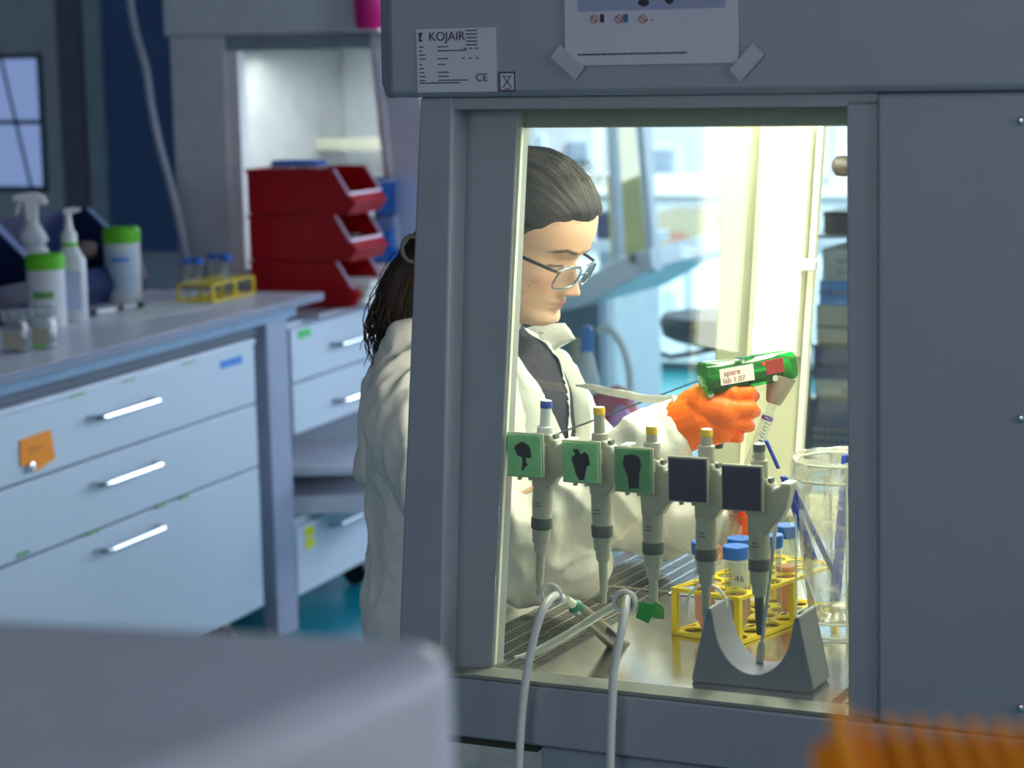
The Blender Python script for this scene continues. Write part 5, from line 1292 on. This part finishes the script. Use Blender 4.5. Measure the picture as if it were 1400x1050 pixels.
for i_ in range(len(hv2)):
    if hyes[i_]: kd.insert(V(hv2[i_]), i_)
kd.balance()
# strands over the cap from the hairline back to the knot
for s_ in range(1300):
    ph = rr.uniform(-1.55, 1.55); pts = []
    r0 = rr.uniform(.006, .0145)
    x_start = np.interp(abs(ph), [0, .6, 1.1, 1.55], [.085, .072, .030, .0])+rr.uniform(-.012, .006)
    for j in range(9):
        t_ = j/8; xx = x_start*(1-t_)+(-.095)*t_
        # point on ellipsoid-like skull
        u_ = np.clip((xx+.005)/.100, -.98, .98); rad = math.sqrt(1-u_*u_)
        yy = math.sin(ph)*rad*.076*1.03; zz = .118+math.cos(ph)*rad*.103
        zz += -.03*0
        ext = 1+r0/.085+rr.uniform(-.004, .004)
        q_, ix_, _ = kd.find(V((xx, yy*ext, .115+(zz-.115)*ext))); pts.append(HM @ (q_+V(nrm_[ix_])*(.0003+.0011*math.sin(t_*3)*r0/.0145)))
    pts.append(KNOT+V((rr.uniform(-.008, .008), rr.uniform(-.012, .012), rr.uniform(-.012, .012))))
    st_.tube(spline(pts, 2), rr.uniform(.0002, .00045), 3, cap=False)
# flyaways along the crown and forehead
for s_ in range(70):
    ph = rr.uniform(-1.2, 1.2); x_start = rr.uniform(.02, .085); 
    u_ = np.clip((x_start)/.100, -.98, .98); rad = math.sqrt(1-u_*u_)
    p0 = V((x_start, math.sin(ph)*rad*.078, .118+math.cos(ph)*rad*.112)); dr = V((rr.uniform(-.2, 1), rr.uniform(-.4, .4), rr.uniform(.2, 1))).normalized()
    L_ = rr.uniform(.008, .024); p1 = p0+dr*L_; p2 = p1+V((-.7, rr.uniform(-.3, .3), rr.uniform(-.5, .4)))*L_
    st_.tube(spline([HM @ p0, HM @ p1, HM @ p2], 3), .00022, 3, cap=False)
me = st_.mesh('strands'); cv = np.array([noise.noise(V((v_.co.y*140, v_.co.z*60, v_.co.x*8))) for v_ in me.vertices])[:, None]*.9+.45; cv = np.clip(cv, 0, 1); setcol(me, np.array(lin((24, 19, 18)))*(1-cv)+np.array(lin((104, 88, 76)))*cv)
so = link('strands', me, hair, None, hairm, 180); so['kind'] = 'stuff'
pt = MB()
cen = [px(x, y, .46) for x, y in ((566, 345), (548, 385), (543, 425), (545, 465), (550, 510))]
for s_ in range(520):
    a = rr.uniform(0, 6.28); r_ = rr.uniform(0, 1)**.5; fw = rr.uniform(.7, 1.25); ph = rr.uniform(0, 6.28); fr_ = rr.uniform(.6, 1.3); pts = []
    for j, c in enumerate(spline(cen, 5)):
        t_ = j/20; w_ = (.012+.034*math.sin(min(t_*1.6, 1.57)))*fw
        wv = .007*math.sin(t_*11*fr_+ph)*min(1, t_*3)
        pts.append(c+V((math.cos(a)*r_*w_+wv, math.sin(a)*r_*w_, .006*math.sin(t_*9+ph))))
    n_ = rr.randint(14, 21); pt.tube(pts[:n_], [.0004+.0006*math.sin(3.1*k/n_) for k in range(n_)], 3, cap=False)
for s_ in range(10):
    ph = rr.uniform(0, 6); pts = [c+V((-.020-.015*math.sin(j*.28+ph)-.012*j/20, rr.uniform(-.01, .01)*0, 0)) for j, c in enumerate(spline(cen, 5))]
    pt.tube(pts, .00035, 3, cap=False)
me = pt.mesh('ponytail'); cc = np.array([noise.noise(V(v.co)*60) for v in me.vertices])[:, None]*.5+.4
setcol(me, np.array(lin((34, 27, 25)))*(1-cc)+np.array(lin((84, 70, 62)))*cc)
po_ = link('ponytail', me, hair, None, hairm, 180); po_['kind'] = 'stuff'
# a solid core below the strands
core = MB(); core.tube(spline([tuple(c) for c in cen[:4]]+[tuple(cen[4])], 4), [.016+.018*math.sin(3.0*k/16) for k in range(17)], 14)
core.capsule(HM @ V((-.085, 0, .135)), KNOT, .040, .014, 16)
me = remesh(core, .004, 3); cc = np.tile(np.array(lin((44, 34, 30))), (len(me.vertices), 1)); setcol(me, cc)
link('hair_core', me, hair, None, hairm, 180)
clip_c = px(567, 340, .44)
obj('hair_clip', MB().tube([clip_c+V((-.004, .016*math.cos(k*math.pi/12)*.6, 0))+V((.011*math.cos(k*math.pi/12), 0, .018*math.sin(k*math.pi/12))) for k in range(24)], .0032, 10, closed=True), MT['grey_d'], hair)
# ---- coat
coat = MB()
tors(coat, [(1.235, -.735, .49, .068, .085), (1.222, -.733, .49, .088, .125), (1.195, -.728, .49, .112, .172), (1.16, -.722, .49, .124, .196), (1.10, -.716, .49, .130, .198), (1.02, -.716, .49, .132, .196), (.94, -.722, .49, .130, .192), (.86, -.728, .49, .132, .196), (.80, -.730, .49, .126, .190), (.70, -.738, .49, .136, .20), (.64, -.742, .49, .145, .21), (.60, -.735, .49, .15, .21)], 56)
def chain(mb, pts, rs):
    for i in range(len(pts)-1): mb.capsule(pts[i], pts[i+1], rs[i], rs[i+1], 20)
chain(coat, [pl((-.725, .335, 1.135)), pl((-.665, .285, 1.06)), pl((-.60, .265, .985)), pl((-.52, .285, .998)), px(850, 655, .325), px(888, 614, .34), px(912, 590, .348)], [.070, .064, .064, .060, .052, .044, .035])
coat.capsule(pl((-.60, .262, .965)), pl((-.47, .285, .965)), .050, .040, 20)      # cloth sagging below the forearm
coat.capsule(pl((-.60, .262, .975)), pl((-.655, .30, .93)), .05, .05, 18)
chain(coat, [pl((-.725, .645, 1.135)), pl((-.64, .645, 1.04)), pl((-.56, .62, .972)), pl((-.47, .56, .972)), px(940, 705, .47), px(990, 722, .435)], [.070, .062, .058, .056, .046, .036])
for s in (-1, 1):
    coat.capsule(pl((-.74, .49+s*.09, .70)), pl((-.42, .49+s*.11, .69)), .10, .075, 20)
coat.capsule(pl((-.645, .56, 1.17)), pl((-.615, .59, 1.05)), .030, .050, 18)
coat.capsule(px(560, 470, .42), px(508, 536, .45), .026, .011, 16); coat.capsule(px(508, 536, .45), px(520, 640, .45), .011, .03, 16)
cm = remesh(coat, .0045, 4, .5)
co = getco(cm); no = getno(cm)
def ridge(p, s, seed): 
    v = noise.noise(V((p[0]*s[0]+seed, p[1]*s[1], p[2]*s[2]))); return (1-abs(v)*2.6)
dsp = np.zeros(len(co))
segR = (np.array(RE), np.array(px(921, 583, .348))); dR = segR[1]-segR[0]; dR /= np.linalg.norm(dR)
for i, p in enumerate(co):
    q = V(p)
    a = ridge(p, (9, 9, 4), 1.)*.0065+ridge(p, (17, 15, 10), 5.)*.0060+ridge(p, (36, 30, 24), 2.)*.0028
    a += .008*noise.noise(V((p[0]*7, p[1]*7, p[2]*5+3)))
    rel = p-segR[0]; t_ = rel@dR
    if t_ > -.08 and np.linalg.norm(rel-t_*dR) < .095:     # sleeve: creases across and along the forearm
        wv = noise.noise(V(rel)*9)*.05
        a += .0050*(1-abs(math.sin((t_+wv+rel[2]*.45)*40))*1.6)+ridge(p, (22, 22, 30), 9.)*.0032
    dsp[i] = a
co += no*dsp[:, None]
# flattened silhouette: pointed fold at the back of the shoulder, hem taper
setco(cm, co)
# open the front V over the dark shirt
bmx = __import__('bmesh').new(); bmx.from_mesh(cm)
kill = []
for f_ in bmx.faces:
    c = f_.calc_center_median(); a, b, z = c[0]+PO[0], c[1]+PO[1], c[2]
    hwid = (z-1.075)*.42
    if a > -.70 and 1.09 < z and abs(b-.485) < hwid and z < 1.30: kill.append(f_)
    elif z > 1.222 and math.hypot((a+.735)/.07, (b-.49)/.085) < 1.0: kill.append(f_)
__import__('bmesh').ops.delete(bmx, geom=kill, context='FACES'); bmx.to_mesh(cm); bmx.free()
coatm = M('coat_cloth', (222, 222, 214), .8, var=.02, bump=.5, bscale=13)
nt = coatm.node_tree; 
co_o = link('lab_coat', cm, wm, None, coatm, 180); sd = co_o.modifiers.new('thickness', 'SOLIDIFY'); sd.thickness = .0012; sd.offset = -1
# lapels / collar as folded sheets
def sheet(pts, name, parent, mat, th=.0012, nu=10):
    """bilinear-ish patch from 4 rows of points"""
    rows = [spline(r, 6) for r in pts]; vs = []; fs = []; m_ = len(rows[0])
    cols = [spline([r[k] for r in rows], 6) for k in range(m_)]
    n_ = len(cols[0])
    for c in cols:
        for k, p in enumerate(c): vs.append(p+V((0, 0, 0))+V((.0015, .001, 0))*noise.noise(p*60))
    for i in range(m_-1):
        for k in range(n_-1): fs.append((i*n_+k, (i+1)*n_+k, (i+1)*n_+k+1, i*n_+k+1))
    o = obj(name, MB().add(vs, fs), mat, parent, smooth=180); s_ = o.modifiers.new('t', 'SOLIDIFY'); s_.thickness = th; s_.offset = 0
    return o
# far collar wing: spreads to the right of the chin
sheet([[px(706, 474, .60), px(722, 462, .59), px(742, 452, .57)], [px(722, 500, .58), px(744, 486, .57), px(768, 470, .555)], [px(733, 528, .56), px(752, 492, .55), px(786, 463, .545)]][:2] + [[px(728, 508, .57), px(756, 478, .55), px(787, 463, .545)]], 'collar', co_o, coatm)
sheet([[px(708, 452, .60), px(740, 444, .59), px(772, 442, .58)], [px(716, 464, .575), px(748, 458, .565), px(780, 452, .56)], [px(728, 480, .555), px(758, 474, .55), px(787, 463, .545)]], 'collar', co_o, coatm)
# far lapel / front panel falling to the right
sheet([[px(730, 470, .56), px(768, 480, .56), px(788, 500, .56)], [px(745, 510, .555), px(775, 515, .55), px(803, 532, .55)], [px(762, 550, .545), px(785, 555, .54), px(808, 560, .54)], [px(775, 600, .54), px(792, 605, .535), px(808, 610, .54)], [px(780, 660, .54), px(795, 665, .535), px(809, 670, .54)]], 'front_panel', co_o, coatm)
# near lapel
sheet([[px(690, 470, .44), px(703, 482, .435), px(716, 500, .44)], [px(690, 500, .42), px(712, 512, .415), px(734, 524, .43)], [px(690, 540, .41), px(720, 550, .405), px(752, 556, .42)], [px(690, 600, .40), px(730, 605, .395), px(778, 612, .42)]], 'lapel', co_o, coatm)
# shirt
sh_ = MB(); tors(sh_, [(1.262, -.722, .49, .058, .066), (1.235, -.722, .49, .070, .080), (1.20, -.715, .49, .100, .13), (1.15, -.708, .49, .118, .16), (1.08, -.704, .49, .122, .165), (1.0, -.706, .49, .120, .16)], 48)
sm = remesh(sh_, .006, 4)
link('shirt', sm, wm, None, M('plum_shirt', (44, 30, 40), .8, bump=.3, bscale=60), 180)
# gloves
gl = MB(); hand(gl, RH); gl.capsule(px(955, 572, .348), px(928, 583, .350), .034, .0355, 18); gl.capsule(px(965, 556, .346), px(990, 562, .345), .029, .022, 18); gl.capsule(px(955, 590, .350), px(985, 588, .350), .024, .018, 18); gl.capsule(px(934, 564, .35), px(950, 552, .352), .022, .022); gl.capsule(px(939, 598, .35), px(950, 594, .352), .020, .020)
gl.capsule(px(958, 545, .362), px(990, 537, .366), .020, .016)
gm_ = remesh(gl, .0016, 5, .5); link('glove', gm_, wm, None, MT['orange'], 180)
gl = MB(); hand(gl, LH); gm_ = remesh(gl, .002, 4, .5); link('glove', gm_, wm, None, MT['orange'], 180)
# cuff knot and paper strap between coat and wrist
sp = [px(x, y, b) for x, y, b in ((787, 527, .50), (806, 529, .48), (830, 535, .46), (858, 540, .42), (880, 545, .40), (905, 546, .37), (921, 545, .352))]
mb = MB(); vs = []; 
q = spline(sp, 5)
for i, p in enumerate(q):
    h_ = .0012+.0042*min(1, i/8)+.001*noise.noise(V((i*.9, 0, 0))); vs += [p+V((0, 0, h_)), p-V((0, 0, h_))]
mb.add(vs, [(2*i, 2*i+1, 2*i+3, 2*i+2) for i in range(len(q)-1)])
o = obj('strap', mb, coatm, co_o, smooth=180); s_ = o.modifiers.new('t', 'SOLIDIFY'); s_.thickness = .0012
mb = MB().sphere(px(923, 549, .342), .006, 12, 8, (.8, 1, 1.3)); obj('cuff_knot', mb, coatm, co_o)
# ---- glasses
def gp(x, y, b): return KW(kp(x, y, b))
gs = thing('glasses', 'dark-templed glasses with clear lenses worn low on the woman\'s nose', 'glasses', wm.matrix_world @ HM)
# head-local coordinates: lens plane in front of the eyes, sitting low
def lens_pts(s, n=28, x0=.101, tilt=.20):
    pts = []
    for k in range(n):
        a = 2*math.pi*k/n; c, sn = math.cos(a), math.sin(a)
        e = .62
        yy = s*(.0330+.0245*math.copysign(abs(c)**e, c)); zz = .0870+.0165*math.copysign(abs(sn)**e, sn)-.002*(c*1)
        xx = x0+(zz-.085)*-tilt*0+(zz-.085)*.20-abs(yy)*.22
        pts.append(V((xx, yy, zz)))
    return pts
for s in (-1, 1):
    P_ = lens_pts(s); obj('rim', MB().tube(P_, .0013, 8, closed=True), M('rim_metal', (120, 130, 135), .2, .6), gs)
    c = sum(P_, V())/len(P_)
    obj('lens', MB().add([c]+P_, [(0, 1+k, 1+(k+1) % len(P_)) for k in range(len(P_))]), clear('lens_glass', (236, 240, 240), 1.6, .04), gs, smooth=None)
    obj('temple', MB().tube(spline([V((.0885, s*.0575, .0965)), V((.082, s*.0655, .0985)), V((.05, s*.0745, .1010)), (0.01, s*.0770, .1025), (-.01, s*.076, .096)], 5), .0024, 8), M('temple_black', (34, 36, 44), .2, var=.4, scale=250), gs)
    obj('top_bar', MB().tube(spline([V((.0990, s*.010, .1030)), V((.0960, s*.033, .1045)), V((.0890, s*.0575, .1010))], 5), .0012, 8), M('rim_metal', (120, 130, 135), .2, .6), gs)
obj('bridge', MB().tube(spline([V((.1010, -.0095, .092)), V((.1065, 0, .0955)), V((.1010, .0095, .092))], 6), .0013, 8), M('rim_metal', (120, 130, 135), .2, .6), gs)
# ---- pipette controller
A = KW(kp(966, 518, .335)); B = KW(kp(1072, 499, .405)); d = B-A; L = d.length
pc = thing('pipette_controller', 'green transparent pipette controller held in the orange glove', 'pipette controller', axes(A, d))
def rbar(x0, x1, hy, hz0, hz1, zo0=0., zo1=0.):
    mb = MB(); vs = []
    for x, hz, zo in ((x0, hz0, zo0), (x0+.003, hz0*1.1, zo0), (x1-.004, hz1*1.08, zo1), (x1, hz1*.9, zo1)):
        for k in range(16):
            a = 2*math.pi*k/16+math.pi/16; c, s = math.cos(a), math.sin(a); vs.append((x, hy*math.copysign(abs(c)**.5, c), zo+hz*math.copysign(abs(s)**.5, s)))
    fs = [(i*16+k, i*16+(k+1) % 16, (i+1)*16+(k+1) % 16, (i+1)*16+k) for i in range(3) for k in range(16)]
    fs += [tuple(range(15, -1, -1)), tuple(48+k for k in range(16))]
    return mb.add(vs, fs)
obj('barrel_shell', rbar(-.006, L*.45, .0185, .0205, .0175), MT['green'], pc, bevel=.002)
obj('barrel_shell', rbar(L*.44, L+.012, .0185, .0175, .0175, 0., .0), MT['green'], pc, bevel=.002)
obj('inner_core', rbar(.004, L*.98, .0150, .0085, .0080, -.0075, -.0065), MT['green_in'], pc)
obj('split_ring', rbar(L*.43, L*.452, .0190, .0180, .0175), MT['green_in'], pc)
lb = obj('white_sticker', MB().box(.012, .058, -.0195, -.0188, -.0085, .0125), MT['paper_w'], pc, label='white sticker with red handwriting')
text('lettering', 'spare', .0105, MT['ink_r'], lb, T(.017, -.0197, .0030) @ FRONT); text('lettering', 'lab 1.07', .0098, MT['ink_r'], lb, T(.015, -.0197, -.0065) @ FRONT)
obj('red_window', MB().box(L*.70, L*.93, -.0195, -.0188, -.005, .0135), M('dusky_red', (150, 50, 50), .35), pc)
obj('indicator', MB().sphere((L*.68, -.0192, .010), .002, 10, 6), light_mat('red_led', (255, 60, 30), 3), pc)
obj('screw', MB().lathe([(.0042, 0), (.0042, .002)], 12, T(L*.80, -.0185, -.011) @ RX(math.pi/2)), MT['chrome'], pc)
obj('rear_plug', MB().lathe([(.009, 0), (.009, .003), (.007, .004)], 18, T(-.002, -.014, -.018) @ RX(math.pi/2) @ Matrix.Scale(.5, 4)), MT['grey'], pc)
N0 = pc.matrix_world.inverted() @ KW(kp(1069, 514, .40)); N1 = pc.matrix_world.inverted() @ KW(kp(1057, 552, .392))
Gq = pc.matrix_world.inverted() @ KW(kp(985, 540, .375)); G2 = pc.matrix_world.inverted() @ KW(kp(975, 610, .375))
obj('nozzle', MB().tube([N0, N0.lerp(N1, .35), N0.lerp(N1, .9), N1], [.0190, .0165, .0110, .0088], 22), M('silicone_grey', (150, 140, 128), .5), pc)
obj('nozzle_cap', MB().tube([pc.matrix_world.inverted() @ KW(kp(1066, 508, .40)), pc.matrix_world.inverted() @ KW(kp(1079, 505, .408))], [.0165, .0150], 22), M('silicone_grey', (150, 140, 128), .5), pc)
obj('grip', MB().tube([Gq, G2], [.014, .013], 16), MT['green_in'], pc)
# serological pipette
A = KW(kp(1056, 553, .392)); B = KW(kp(985, 745, .385)); d = B-A; L = d.length
sp_ = thing('serological_pipette', 'clear graduated pipette plugged into the green controller, slanting down', 'pipette', axes(A, d))
obj('tube_wall', MB().tube([(0, 0, 0), (.012, 0, 0), (.016, 0, 0), (L*.86, 0, 0), (L, 0, 0)], [.0052, .0052, .0076, .0076, .0022], 20, cap=False), MT['clearp'], sp_)
obj('purple_band', MB().tube([(.018, 0, 0), (.021, 0, 0)], .0079, 20, cap=False), M('purple', (120, 70, 190), .5), sp_)
gr = MB()
for k in range(30):
    gr.box(.028+k*.0048, .0290+k*.0048, -.0084, -.0078, -.003-.002*(k % 5 == 0), .002)
obj('graduation', gr, MT['ink'], sp_)
text('lettering', 'ICON', .0125, MT['ink'], sp_, T(.052, -.0082, -.0045) @ FRONT)
text('lettering', '25 in 1/4', .006, MT['ink'], sp_, T(.026, -.0082, .001) @ FRONT)
# open tube held in the far hand
A = KW(kp(1020, 700, .385)); 
fl = tube50('sample_tube', 'clear tube with pink medium held in the far gloved hand', axes(KW(kp(968, 775, .395)), UK) , MT['clearp'], None, .09, .015)
up_ = (KW(kp(1008, 690, .39))-KW(kp(972, 772, .395))).normalized()
mt_ = zaxis(KW(kp(972, 772, .395)), up_)
fl.matrix_world = mt_
for c in list(fl.children):
    if c.name.startswith('cap'): bpy.data.objects.remove(c)
obj('liquid', MB().lathe([(.002, .001), (.008, .0105), (.0135, .0185), (.0135, .032)], 20), MT['liquid'], fl)
# stool the woman sits on
s2 = thing('stool', 'lab stool under the seated woman, below the frame', 'stool', KM(PO[0]-.02, PO[1], 0))
obj('seat', MB().lathe([(.16, .52), (.19, .53), (.195, .56), (.17, .575), (.0, .58)], 32, cap=False), MT['navy'], s2)
obj('column', MB().lathe([(.03, .06), (.03, .3), (.02, .31), (.02, .53)], 16), MT['chrome'], s2)
for k in range(5):
    a = k*2*math.pi/5+.3; lg = obj('leg', MB().tube([(0, 0, .09), (.27*math.cos(a), .27*math.sin(a), .07)], [.025, .015]), MT['black'], s2)
    obj('caster', MB().lathe([(.026, -.01), (.026, .01)], 14, T(.27*math.cos(a), .27*math.sin(a), .026) @ RX(math.pi/2)), MT['black'], lg)
obj('foot_ring', MB().tube([(.22*math.cos(k*math.pi/16), .22*math.sin(k*math.pi/16), .17) for k in range(32)], .009, 8, closed=True), MT['chrome'], s2)
# teal cushion / roll seen below the cabinet's lower edge
a0 = kp(620, 1012, .30); a1 = kp(700, 1045, .30)
